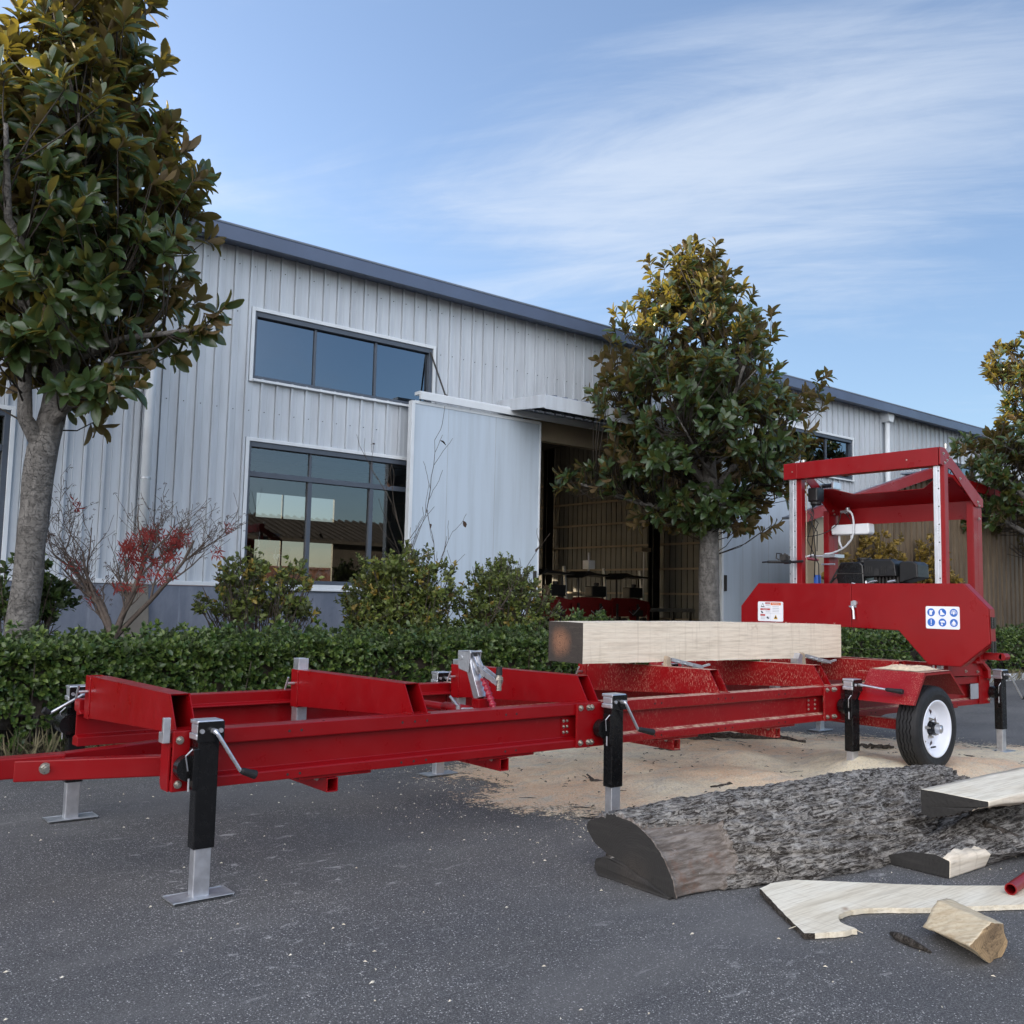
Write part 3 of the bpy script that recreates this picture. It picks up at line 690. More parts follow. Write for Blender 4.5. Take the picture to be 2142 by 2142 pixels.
# ------------------------------------------------------------------ machines stored inside the hall
def stored_machine(x, y, label, tall):
    t_ = thing('mini_sawmill', label, 'machine', (x, y, 0), 'red machines stored inside the hall')
    b_ = MB(); b_.prism([(x-.62, 1.0), (x-.5, .88), (x+.42, .88), (x+.6, 1.05), (x+.55, 1.2), (x+.1, 1.27), (x-.5, 1.27), (x-.62, 1.16)], 1, y-.16, y-.06); b_.box(x-.1, x+.16, y-.2, y-.165, .70, 1.1)
    b_.build('housing', MAT['dim_red'], t_, bevel=.01)
    for q in (-.5, .45, .12): b_ = MB(); b_.box(x+q-.02, x+q+.02, y-.24, y-.2, .45, 1.15); b_.build('frame_bar', MAT['dim_red' if q > .4 else 'dark_steel'], t_)
    b_ = MB(); b_.cyl((x-.28, y-.24, .75), .10, .06, 'y', 14); b_.cyl((x+.3, y-.26, .8), .07, .08, 'y', 12); b_.box(x-.05, x+.2, y-.3, y-.22, .9, 1.02); b_.build('gearbox', MAT['dark_steel'], t_)
    b_ = MB(); b_.tube([(x-.2, y-.28, 1.0), (x-.1, y-.3, .92), (x+.1, y-.3, 1.08)], .012, 6); b_.build('linkage', MAT['zinc'], t_)
    b_ = MB(); b_.box(x-.7, x+.7, y+.2, y+.27, .5, .6); b_.box(x-.7, x+.7, y-.5, y-.43, .5, .6)
    for q in (-.65, .65): b_.box(x+q-.03, x+q+.03, y-.45, y+.25, .1, .6)
    b_.build('frame', MAT['dark_steel'], t_)
    for q in (-.35, .33):
        b_ = MB(); b_.beam((x+q, y-.05, 1.2), (x+q+.03, y, 1.74), .035, .035); b_.build('post', MAT['dark_steel'], t_)
    b_ = MB(); b_.prism([(x-.48, 1.66), (x-.3, 1.80), (x-.1, 1.76), (x+.42, 1.73), (x+.4, 1.70), (x-.3, 1.72)], 1, y-.3, y+.25); b_.build('hood', MAT['black_plastic'], t_)
    b_ = MB(); b_.beam((x+.48, y, 1.2), (x+.40, y, 1.88), .06, .03); b_.beam((x-.75, y, 1.2), (x-.75, y, 1.72), .04, .03); b_.build('lever', MAT['galv'], t_)
    b_ = MB(); b_.box(x-.15, x+.25, y-.25, y-.02, 1.28, 1.5); b_.cyl((x+.05, y-.15, 1.5), .06, .07, 'z', 10); b_.build('engine', MAT['black_plastic'], t_, bevel=.02)
    if tall:
        b_ = MB(); b_.box(x-.12, x+.06, y-.1, y+.08, 1.85, 2.03); b_.cyl((x-.03, y, 1.75), .02, .45, 'z', 8); b_.build('fuel_bottle', MAT['white_plastic'], t_, bevel=.02)
stored_machine(12.35, 14.2, 'red machine under a small dark hood inside the hall, nearest the open sliding door', False)
stored_machine(13.65, 14.4, 'red machine inside the hall with a bottle standing on its mast', True)
stored_machine(14.95, 14.6, 'red machine inside the hall nearest the workbench', False)
wb = thing('workbench', 'long metal workbench in the dark hall beside the tree trunk', 'workbench', (16.6, 15.6, 0))
b = MB(); b.box(15.9, 17.9, 15.2, 15.9, .98, 1.06); b.build('worktop', MAT['galv'], wb)
for q in (15.95, 17.8):
    for r_ in (15.25, 15.8): b = MB(); b.box(q, q+.05, r_, r_+.05, .03, .98); b.build('leg', MAT['dark_steel'], wb)
lp = thing('work_lamp', 'thin lamp stand with a flat head in the dark hall', 'lamp', (15.9, 15.0, 0))
b = MB(); b.cyl((15.9, 15.0, .03), .015, 2.3, 'z', 8); b.build('pole', MAT['galv'], lp)
b = MB(); b.box(15.68, 15.98, 14.85, 15.1, 2.33, 2.42); b.build('lamp_head', MAT['beige_wall'], lp)
b = MB(); b.box(15.75, 16.05, 14.85, 15.15, .03, .05); b.build('base', MAT['dark_steel'], lp)
bc = MB(); bc.lathe([(.0, .03), (.13, .03), (.16, .35), (.15, .35), (.12, .05)], (16.9, 14.8, .0), 'z', 20)
tag(bc.build('bucket', MAT['galv'], None, smooth=True), 'grey-blue bucket under the workbench in the hall', 'bucket')

# ------------------------------------------------------------------ shed with red roof at the right
SH = thing('shed', 'brown corrugated shed with red roof edge in front of the hall at right', 'shed', (17, 9.2, 0))
s = MB(); x = 13.95; ys_ = 9.06
while x < 24.5:
    zt_ = 2.55+(x-13.2)*.27 if x < 17.2 else 3.62-(x-17.2)*.055
    for a, b_, ya, yb in ((0, .12, 0, 0), (.12, .135, 0, .035), (.135, .185, .035, .035), (.185, .2, .035, 0)):
        s._add([(x+a, ys_+ya, 0), (x+b_, ys_+yb, 0), (x+b_, ys_+yb, zt_), (x+a, ys_+ya, zt_)], [(0, 1, 2, 3)])
    x += .2
s.build('front_wall', MAT['brown_cladding'], SH, normals=False)
s = MB(); s.box(13.62, 13.9, 9.04, 9.3, 0, 2.66); s.build('post', MAT['beige_wall'], SH)
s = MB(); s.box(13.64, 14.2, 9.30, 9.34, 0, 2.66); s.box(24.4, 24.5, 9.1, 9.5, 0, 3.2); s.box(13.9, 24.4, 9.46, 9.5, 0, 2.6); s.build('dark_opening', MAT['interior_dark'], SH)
s = MB()
s.prism([(13.05, 2.50), (17.15, 3.62), (17.15, 3.80), (13.05, 2.66)], 1, 8.86, 8.98); s.prism([(17.15, 3.62), (24.8, 3.15), (24.8, 3.32), (17.15, 3.80)], 1, 8.86, 8.98)
s.build('roof_edge', MAT['red_paint'], SH)
s = MB(); s.prism([(13.3, 2.60), (17.15, 3.66), (17.15, 3.70), (13.3, 2.64)], 1, 8.98, 9.45); s.prism([(17.15, 3.74), (24.8, 3.28), (24.8, 3.31), (17.15, 3.77)], 1, 8.98, 9.5); s.build('roof', MAT['roof_metal'], SH)

# ------------------------------------------------------------------ foliage helpers
def leaf_template(nl, wmax, peak, fold, droop, tip=.0, wave=0.):
    """unit-length leaf along +x, up +z: 3 vertices across, nl along"""
    v, f = [], []
    for i in range(nl+1):
        s = i/nl
        w = wmax*(max(0, math.sin(PI*min(1, s**peak)))**.62 if 0 < s < 1 else 0)+(.012 if i == 0 else tip if i == nl else 0)
        z = -droop*s*s
        for k in (-1, 0, 1):
            v.append((s, k*w, z+abs(k)*fold*w+(wave*math.sin(s*9+k) if k else 0)))
    for i in range(nl):
        for k in range(2): a = i*3+k; f.append((a, a+3, a+4, a+1))
    return np.array(v), np.array(f)
MAG = leaf_template(6, .21, 1.35, .35, .14, .035, .014)
MAG2 = leaf_template(6, .19, 1.3, .55, .34, .03, .02)
SM = leaf_template(3, .30, 1.2, .4, .12, .05)
def leaves(name, P, D, U, S, tmpl, matn, parent):
    """P positions, D directions, U approx upper-side normals, S sizes"""
    P, D, U, S = (np.asarray(a, float) for a in (P, D, U, S))
    D /= np.linalg.norm(D, axis=1)[:, None]
    Y_ = np.cross(U, D); n_ = np.linalg.norm(Y_, axis=1)[:, None]; n_[n_ < 1e-6] = 1; Y_ /= n_
    Z_ = np.cross(D, Y_)
    tv, tf = tmpl
    v = P[:, None, :]+S[:, None, None]*(tv[None, :, 0:1]*D[:, None, :]+tv[None, :, 1:2]*Y_[:, None, :]+tv[None, :, 2:3]*Z_[:, None, :])
    f = tf[None, :, :]+(np.arange(len(P))*len(tv))[:, None, None]
    return npmesh(name, v.reshape(-1, 3), f.reshape(-1, 4), MAT[matn], parent)
def unit(v): v = np.asarray(v, float); return v/np.linalg.norm(v)
def rosette(out, tip, axis, n, size, spread=(35, 80), bottom=.05):
    """whorl of leaves around a shoot tip"""
    axis = unit(axis); a = unit(np.cross(axis, [.3, .1, 1.])); b = np.cross(axis, a); ph = rng.uniform(0, 6.28)
    for k in range(n):
        an = ph+k*2.399+rng.normal(0, .25); el = R(rng.uniform(*spread))*(.45+.55*k/n)
        rad = a*math.cos(an)+b*math.sin(an)
        d_ = axis*math.cos(el)+rad*math.sin(el)+rng.normal(0, .17, 3)+np.array([0, 0, -.12])
        u_ = axis*math.sin(el)-rad*math.cos(el)+rng.normal(0, .28, 3)
        out[0].append(tip-axis*(bottom*k/n)); out[1].append(d_); out[2].append(u_); out[3].append(size*rng.uniform(.6, 1.2))

def interp(tab, z):
    for (z0, a), (z1, b) in zip(tab, tab[1:]):
        if z0 <= z <= z1: return a+(b-a)*(z-z0)/(z1-z0)
    return tab[0][1] if z < tab[0][0] else tab[-1][1]
def magnolia(label, base, trunk, envelope, n_ros, leaf, limbs, extra=(), shift=None, dens_in=.35, group='magnolia trees in the planting strip', seed=1, nclump=60):
    """trunk: list of (x,y,z,r); envelope: list of (z, half width); shift(z) -> (dx,dy) of the crown axis"""
    global rng; rng = np.random.default_rng(seed)
    T = thing('magnolia_tree', label, 'tree', base, group)
    tr = MB(); P = [Vector(q[:3]) for q in trunk]; rr = [q[3] for q in trunk]
    pts, rad = [], []
    for i in range(len(P)-1):
        for j in range(6):
            s = j/6; p = P[i].lerp(P[i+1], s); r_ = rr[i]*(1-s)+rr[i+1]*s
            p = p+Vector((mn.noise(p*2.3), mn.noise(p*2.3+Vector((9, 1, 2))), 0))*.02
            pts.append(p); rad.append(r_*(1+.07*mn.noise(p*5)))
    pts.append(P[-1]); rad.append(rr[-1]); tr.tube(pts, rad, 22); tr.build('trunk', MAT['trunk_bark'], T, smooth=True)
    nodes = [(np.array(p), r_) for p, r_ in zip(pts, rad)]
    for lb in limbs:
        l_ = MB(); q = [Vector(a[:3]) for a in lb]; r0 = [a[3] for a in lb]; pp_, ra = [], []
        for i in range(len(q)-1):
            for j in range(4): s = j/4; pp_.append(q[i].lerp(q[i+1], s)); ra.append(r0[i]*(1-s)+r0[i+1]*s)
        pp_.append(q[-1]); ra.append(r0[-1]); l_.tube(pp_, ra, 12); l_.build('limb', MAT['trunk_bark'], T, smooth=True)
        nodes += [(np.array(p), r_) for p, r_ in zip(pp_, ra)]
    z0, z1 = envelope[0][0], envelope[-1][0]
    for k in range(16):
        zs_ = z0+(z1-z0)*(.04+.80*k/15); w = interp(envelope, min(z1-.05, zs_+.45)); an = k*2.4+seed
        tp = min(nodes, key=lambda q: abs(q[0][2]-zs_)+10*(math.hypot(q[0][0]-nodes[0][0][0], q[0][1]-nodes[0][0][1]) > .45))[0]; cxy = shift(zs_) if shift else (base[0], base[1])
        e = Vector((cxy[0]+math.cos(an)*w*.8, cxy[1]+math.sin(an)*w*.8, zs_+.25+w*.3)); a = Vector(tp); md = a.lerp(e, .5)+Vector((0, 0, -.06))
        l_ = MB(); q = [a, a.lerp(md, .5), md, md.lerp(e, .5)+Vector((0, 0, .01)), e]; rr_ = [.028, .024, .019, .014, .008]; l_.tube(q, rr_, 8); l_.build('limb', MAT['trunk_bark'], T, smooth=True)
        nodes += [(np.array(p_), r_) for p_, r_ in zip(q[1:], rr_[1:])]+[(np.array(q[i_].lerp(q[i_+1], .5)), .012) for i_ in range(1, 4)]
    # crown: shoots on a lumpy envelope
    out = ([], [], [], []); tips = []
    z0, z1 = envelope[0][0], envelope[-1][0]
    wm = max(e[1] for e in envelope); cl_ = []; k = 0
    while len(cl_) < nclump:
        k += 1; z = rng.uniform(z0+.05, z1-.1); w = interp(envelope, z)
        if rng.random() > (w/wm)+.10: continue
        an = rng.uniform(0, 2*PI); cxy = shift(z) if shift else (base[0], base[1]); fr_ = rng.uniform(.72, 1.02) if rng.random() > .22 else rng.uniform(.2, .6)
        p = np.array([cxy[0]+math.cos(an)*w*fr_*.92, cxy[1]+math.sin(an)*w*fr_*.92, z])
        if k < 4000 and any(np.linalg.norm(p-q_) < .30 for q_, _ in cl_): continue
        cl_.append((p, fr_))
    for p, fr_ in cl_:
        sz = rng.uniform(.13, .24)
        for _ in range(max(2, int(n_ros/nclump*rng.uniform(.6, 1.4)))):
            tips.append((p+np.array([rng.normal(0, sz), rng.normal(0, sz), rng.normal(0, sz*.75)]), fr_))
    tips += [(np.array(e), 1.) for e in extra]
    tw = MB(); P0 = np.array([n_[0] for n_ in nodes])
    for p, fr_ in tips:
        cxy = shift(p[2]) if shift else (base[0], base[1])
        hor = np.array([p[0]-cxy[0], p[1]-cxy[1], 0]); hl = np.linalg.norm(hor)
        zz = (p[2]-z0)/(z1-z0)
        ax = unit(hor/(hl+.01)*(1.05-.75*zz)+np.array([0, 0, .25+1.1*zz])+rng.normal(0, .28, 3)+np.array([0, 0, -.5 if (zz < .3 and rng.random() < .5) else 0]))
        rosette(out, p, ax, int(rng.integers(8, 13)), leaf, (25, 95), .10)
        tgt = P0-(p-ax*.3-np.array([0, 0, .35*hl])); d_ = np.linalg.norm(tgt, axis=1); j = int(np.argmin(d_)); a = Vector(P0[j])
        mid = a.lerp(Vector(p), .55)+Vector((0, 0, -.06*hl)); e = Vector(p)
        tw.tube([a, mid, e-Vector(ax)*.08, e], [min(.009, nodes[j][1]*.6), .006, .0045, .0035], 5)
    tw.build('twigs', MAT['dark_twig'], T, smooth=True)
    big = [i for i in range(len(out[0]))]; h = [i for i in big if i % 3]; g_ = [i for i in big if not i % 3]
    A = [np.array(o) for o in out]
    tv = (np.concatenate([leaf_v for leaf_v in (MAG[0],)]), MAG[1])
    # two leaf shapes in one crown mesh
    def expand(ix, tm):
        P_, D_, U_, S_ = (a[ix].astype(float) for a in A); D_ = D_/np.linalg.norm(D_, axis=1)[:, None]
        Y_ = np.cross(U_, D_); Y_ /= np.linalg.norm(Y_, axis=1)[:, None]; Z_ = np.cross(D_, Y_)
        v = P_[:, None, :]+S_[:, None, None]*(tm[0][None, :, 0:1]*D_[:, None, :]+tm[0][None, :, 1:2]*Y_[:, None, :]+tm[0][None, :, 2:3]*Z_[:, None, :])
        return v.reshape(-1, 3), (tm[1][None]+(np.arange(len(ix))*len(tm[0]))[:, None, None]).reshape(-1, 4)
    va, fa_ = expand(h, MAG); vb, fb = expand(g_, MAG2)
    npmesh('crown', np.concatenate([va, vb]), np.concatenate([fa_, fb+len(va)]), MAT['magnolia_leaf'], T)
    return T

# view-plane axes for placing silhouettes: e is horizontal and faces right for a viewer in the yard
E_ = Vector((.78, -.627, 0))
# middle tree
B = Vector((10.93, 9.0, 0))
def bp(c, u, z, dpt=0): return (c.x+E_.x*u+.627*dpt, c.y+E_.y*u+.78*dpt, z)
env = [(2.35, .4), (2.7, 1.05), (3.1, 1.5), (3.6, 1.68), (4.05, 1.62), (4.4, 1.25), (4.8, 1.25), (5.15, 1.2), (5.5, .85), (5.9, .66), (6.25, .36), (6.6, .12)]
ext = [bp(B, -2.2+.07*i+random.uniform(-.05, .05), 2.9+random.uniform(-.12, .3), random.uniform(-.15, .15)) for i in range(20)]
ext += [bp(B, 1.58+random.uniform(-.2, .2), 4.25+random.uniform(-.2, .35), random.uniform(-.2, .2)) for i in range(9)]
ext += [bp(B, -.34+random.uniform(-.16, .16), 6.2+random.uniform(-.25, .42)) for i in range(9)]
ext += [bp(B, .1+random.uniform(-.18, .18), 2.5+random.uniform(-.1, .25), random.uniform(-.2, .1)) for i in range(6)]
ext += [bp(B, -.9+random.uniform(-.25, .35), 2.5+random.uniform(-.2, .2), random.uniform(-.2, .1)) for i in range(8)]
magnolia('evergreen magnolia with gold-lit top before the open hall door, trunk beside the saw head', B, [(10.93, 9.0, 0, .17), (10.93, 9.0, 1.0, .15), (10.90, 9.0, 2.3, .135), (10.92, 9.0, 2.75, .12), (10.88, 9.02, 3.6, .085), (10.8, 9.0, 4.8, .05), (10.74, 9.0, 6.2, .02)],
         env, 1350, .168, [[(10.9, 9.0, 2.2, .06), bp(B, -.45, 2.52)+(.05,), bp(B, -.95, 2.62)+(.04,), bp(B, -1.9, 2.9)+(.018,)], [(10.92, 9, 2.35, .05), bp(B, .35, 2.6)+(.035,), bp(B, .8, 3.2)+(.02,)],
                          [(10.92, 9, 2.75, .07), bp(B, .6, 3.5, .3)+(.04,), bp(B, 1.4, 4.1, .2)+(.02,)], [(10.92, 9, 2.9, .07), bp(B, -.6, 3.6, .2)+(.04,), bp(B, -1.3, 4.1)+(.02,)],
                          [(10.9, 9, 3.2, .05), bp(B, .1, 3.9, -.8)+(.03,), bp(B, .2, 4.4, -1.2)+(.02,)], [(10.9, 9, 3.2, .05), bp(B, .1, 3.9, .8)+(.03,), bp(B, -.2, 4.4, 1.2)+(.02,)]],
         ext, lambda z: (10.93+E_.x*(-.085*(z-2.5)), 9.0+E_.y*(-.085*(z-2.5))), .4, seed=5, nclump=125)
# left tree, its crown cut by the picture edge
B2 = Vector((1.80, 8.6, 0))
env = [(2.75, .2), (3.05, .5), (3.4, .70), (3.8, .88), (4.3, 1.0), (4.75, 1.05), (5.1, .88), (5.35, .66), (5.6, .46), (6.1, .50), (6.5, .42), (7.0, .28), (7.3, .1)]
ext = [bp(B2, .36+.09*i+random.uniform(-.04, .04), 2.86+random.uniform(-.14, .10), -.3+random.uniform(-.1, .1)) for i in range(7)]
ext += [bp(B2, 1.28+.08*i, 3.35+.06*i+random.uniform(-.05, .05), 0) for i in range(4)]
ext += [bp(B2, 1.15+random.uniform(-.12, .1), 3.3+random.uniform(-.12, .2), .1) for i in range(4)]
magnolia('large dark magnolia at the left edge with brown leaf undersides and a forked grey trunk', B2, [(1.80, 8.6, 0, .145), (1.81, 8.6, .9, .122), (1.84, 8.6, 1.6, .112), (1.87, 8.6, 2.35, .122), (1.94, 8.6, 2.7, .10), (1.99, 8.6, 3.3, .08), (1.98, 8.6, 4.4, .055), (1.9, 8.6, 6.6, .02)],
         env, 1080, .188, [[(1.86, 8.6, 2.38, .075), (1.72, 8.58, 2.6, .06), (1.70, 8.58, 2.95, .05), (1.68, 8.58, 3.3, .035), (1.72, 8.6, 3.8, .015)], [(1.9, 8.6, 2.55, .055), bp(B2, .35, 2.75, -.1)+(.04,), bp(B2, .7, 3.1, -.2)+(.02,)],
                         [(1.98, 8.6, 3.1, .05), bp(B2, .7, 3.3)+(.03,), bp(B2, 1.35, 3.4)+(.014,)], [(1.98, 8.6, 3.3, .05), bp(B2, .7, 4.0, .3)+(.03,), bp(B2, 1.1, 4.5, .4)+(.015,)],
                         [(1.98, 8.6, 3.3, .05), bp(B2, -.6, 4.0, -.3)+(.03,), bp(B2, -1.0, 4.5, -.4)+(.015,)], [(1.98, 8.6, 3.4, .05), bp(B2, .1, 4.0, -.8)+(.03,), bp(B2, .2, 4.6, -1.1)+(.015,)], [(1.98, 8.6, 4.2, .04), bp(B2, .3, 5.0, .2)+(.03,), bp(B2, .6, 5.9, .3)+(.015,)]],
         ext, lambda z: (1.93, 8.6), .42, seed=9, nclump=98)
# right tree, partly outside
B3 = Vector((20.3, 8.3, 0))
env = [(2.65, 1.3), (2.95, 1.8), (3.4, 2.0), (4.0, 2.0), (4.45, 1.75), (4.7, 1.0), (5.0, .65), (5.3, .75), (5.8, .9), (6.3, .75), (6.8, .3)]
magnolia('magnolia at the right edge with a sunlit yellow top above brown fencing', B3, [(20.3, 8.3, 0, .17), (20.3, 8.3, 2.6, .13), (20.3, 8.3, 4.0, .09), (20.3, 8.3, 6.8, .02)], env, 800, .185,
         [[(20.3, 8.3, 2.6, .06), bp(B3, -.9, 3.1)+(.04,), bp(B3, -1.6, 3.5)+(.02,)], [(20.3, 8.3, 3.2, .06), bp(B3, -.8, 4.0)+(.04,), bp(B3, -1.6, 4.6)+(.02,)], [(20.3, 8.3, 3.2, .06), bp(B3, .8, 4.0)+(.04,), bp(B3, 1.2, 4.6)+(.02,)]],
         [bp(B3, -1.5+random.uniform(-.2, .2), 4.5+random.uniform(-.25, .2)) for i in range(9)]+[bp(B3, -1.5+random.uniform(-.3, .5), 3.0+random.uniform(-.2, .35), -.5) for i in range(26)], None, .35, seed=13)

# ------------------------------------------------------------------ hedge
rng = np.random.default_rng(21)
HG = thing('hedge', 'long clipped dark green hedge running behind the sawmill', 'hedge', (8, 8, 0))
def hedge_h(x, y): return .785+.035*mn.noise(Vector((x*1.1, y*2, 0)))+.05*mn.noise(Vector((x*5, y*5, 4)))
def hedge_leaves(x0, x1, nf, nt, leafs, y0=7.5, y1=8.6):
    out = ([], [], [], [])
    for kind, n in (('f', nf), ('t', nt), ('b', nt//5)):
        for _ in range(n):
            x = rng.uniform(x0, x1)
            if kind == 'f':
                z = rng.uniform(0, 1)**.75*hedge_h(x, y0); y = y0+.06*mn.noise(Vector((x*3, 0, z*4)))+rng.uniform(0, .12)+.10*max(0, .35-z)
                if z < .32 and (rng.random() < .55+.4*mn.noise(Vector((x*1.3, 0, 7)))): continue
                ax = np.array([0, -1, .55])
            elif kind == 't':
                y = rng.uniform(y0, y1); z = hedge_h(x, y)-rng.uniform(0, .07); ax = np.array([0, -.3, 1.])
                if rng.random() < .13: z += rng.uniform(.03, .15)
            else: y = y1-rng.uniform(0, .1); z = rng.uniform(.4, .85); ax = np.array([0, 1, .5])
            ax = unit(ax+rng.normal(0, .45, 3))
            rosette(out, np.array([x, y, z]), ax, int(rng.integers(6, 10)), leafs, (25, 85), .035)
    leaves('foliage', *out, SM, 'hedge_leaf', HG)
hedge_leaves(-.5, 4.5, 3000, 2900, .054); hedge_leaves(4.5, 9.5, 1700, 2800, .055); hedge_leaves(9.5, 18, 1500, 1500, .065); hedge_leaves(18, 27, 900, 900, .075)
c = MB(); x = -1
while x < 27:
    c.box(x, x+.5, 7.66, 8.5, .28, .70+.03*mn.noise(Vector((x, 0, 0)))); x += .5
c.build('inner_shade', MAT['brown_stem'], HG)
st = MB()
for _ in range(900):
    x = rng.uniform(-.5, 26); y = rng.uniform(7.52, 8.5); a = rng.uniform(-.12, .12)
    st.tube([(x, y, 0), (x+a*.6, y-.02, .25), (x+a, y-.04+rng.uniform(-.05, .05), rng.uniform(.45, .75))], [.008, .006, .003], 4, False)
st.build('stems', MAT['brown_stem'], HG)
out = ([], [], [], [])
for _ in range(2600):
    x = rng.uniform(-.3, 27); y = rng.uniform(7.38, 7.62)
    for k in range(3):
        out[0].append((x+rng.normal(0, .03), y+rng.normal(0, .02), .01)); out[1].append((rng.normal(0, .5), rng.normal(-.15, .4), rng.uniform(.5, 1.2))); out[2].append(rng.normal(0, 1, 3)); out[3].append(rng.uniform(.08, .26))
tag(leaves('dry_grass', *out, leaf_template(2, .03, .8, .3, .25, .0), 'dry_grass', None), 'dry straw-coloured grass along the foot of the hedge', 'grass', kind='stuff')

# ------------------------------------------------------------------ shrubs
def shrub(label, x, y, w, z0, z1, nst, nsp, leafs, m_, seed, yellow=0, grp='leafy shrubs between hedge and hall', topfill=1.):
    r_ = np.random.default_rng(seed); global rng; rng = r_
    S = thing('shrub', label, 'shrub', (x, y, 0), grp)
    st = MB(); tips = []
    for _ in range(nst):
        an = r_.uniform(0, 2*PI); cz = r_.uniform(-.75, 1); sz = math.sqrt(1-cz*cz)*r_.uniform(.6, 1); zc = z0+(z1-z0)*.42
        lump = 1+.22*mn.noise(Vector((math.cos(an)*1.7+x, math.sin(an)*1.7, cz*1.7)))
        e = Vector((x+math.cos(an)*sz*w/2*lump, y+math.sin(an)*sz*w*.36*lump, max(z0*.75, zc+cz*(z1-zc)*lump)))
        b_ = Vector((x+r_.normal(0, .05), y+r_.normal(0, .05), 0)); mid = b_.lerp(e, .5)+Vector((r_.normal(0, .04), r_.normal(0, .04), .04))
        st.tube([b_, mid, e], [.010, .007, .003], 5, False); tips.append((mid, e))
        for k in range(3):
            s = r_.uniform(.45, .95); p = mid.lerp(e, (s-.4)*1.6 if s > .4 else 0); q_ = p+Vector((r_.normal(0, .10), r_.normal(0, .08), r_.uniform(.05, .2)))
            st.tube([p, q_], [.004, .002], 4, False); tips.append((p, q_))
    st.build('stems', MAT['brown_stem'], S)
    out = ([], [], [], []); o2 = ([], [], [], [])
    for _ in range(nsp):
        a, e = tips[int(r_.integers(len(tips)))]; p = a.lerp(e, r_.uniform(.55, 1.0)**topfill)
        if p.z < z0: continue
        ax = unit(np.array((p.x-x, (p.y-y), .35+.5*r_.random()))+r_.normal(0, .35, 3))
        tgt = o2 if r_.random() < yellow else out
        rosette(tgt, np.array(p)+r_.normal(0, .035, 3), ax, int(r_.integers(5, 9)), leafs, (25, 90), .05)
    if out[0]: leaves('foliage', *out, SM, m_, S)
    if o2[0]: leaves('yellow_foliage', *o2, SM, 'yellow_leaf', S)
shrub('dark green shrub half hidden behind the left magnolia trunk', 1.88, 9.1, .95, .95, 1.42, 30, 420, .07, 'hedge_leaf', 31)
shrub('twiggy green-topped shrub with a yellow patch left of its crown under the lower window', 4.05, 9.0, 1.45, .98, 1.60, 80, 800, .058, 'shrub_leaf', 32, .12)
shrub('fullest round shrub with yellow-green leaves in front of the sliding door', 5.62, 8.9, 1.55, .55, 1.74, 150, 4000, .052, 'shrub_leaf', 33, .07)
shrub('round grey-green shrub next to the open doorway', 7.12, 9.0, 1.5, .5, 1.70, 140, 2600, .050, 'shrub_leaf', 34, .05)
shrub('low dark shrub at the foot of the doorway, beside the cut beam end', 8.4, 8.95, 1.2, .4, 1.05, 70, 1000, .055, 'hedge_leaf', 35)
shrub('golden autumn shrub seen behind the saw engine, the broader one', 15.2, 8.75, 1.9, .8, 2.6, 70, 1100, .08, 'golden_leaf', 36, 0, 'golden shrubs by the brown shed')
shrub('golden autumn shrub right of the broader one, seen beside the saw mast', 16.95, 8.75, 1.4, .8, 2.62, 55, 800, .08, 'golden_leaf', 37, 0, 'golden shrubs by the brown shed')
shrub('thin golden shrub at the dark shed opening behind the left mast', 13.9, 8.7, .5, .9, 2.15, 14, 120, .08, 'golden_leaf', 38, 0, 'golden shrubs by the brown shed')
rng = np.random.default_rng(41)
# bare whippy sapling in front of the sliding door
WS = thing('bare_sapling', 'bare whippy sapling rising above the full round shrub', 'sapling', (6.0, 9.05, 0))
s = MB(); dl = ([], [], [], [])
def whip(p, d_, L, r_, depth):
    pts = [Vector(p)]; dd = Vector(d_).normalized(); n = 6
    for i in range(n):
        dd = (dd+Vector((rng.normal(0, .12), rng.normal(0, .10), .05))).normalized(); pts.append(pts[-1]+dd*L/n)
        if depth and rng.random() < .55: whip(pts[-1], dd+Vector((rng.choice([-1, 1])*rng.uniform(.2, .7), rng.normal(0, .3), rng.uniform(0, .5))), L*rng.uniform(.22, .45), r_*.55, depth-1)
        if rng.random() < .06: dl[0].append(pts[-1]); dl[1].append((rng.normal(), rng.normal(), -1)); dl[2].append(rng.normal(0, 1, 3)); dl[3].append(.09)
    s.tube(pts, list(np.linspace(r_, .0022, n+1)), 5, False)
for a, L in ((-.22, 1.75), (-.07, 2.3), (.05, 1.7), (.12, 2.25), (.28, 1.9), (.5, 1.6)):
    whip((6.0+a*.1, 9.05, 0), (a*E_.x, a*E_.y+rng.normal(0, .08), 1), L, .009, 2)
s.build('stems', MAT['brown_stem'], WS, smooth=True)
leaves('dry_leaves', *dl, SM, 'dead_leaf', WS)
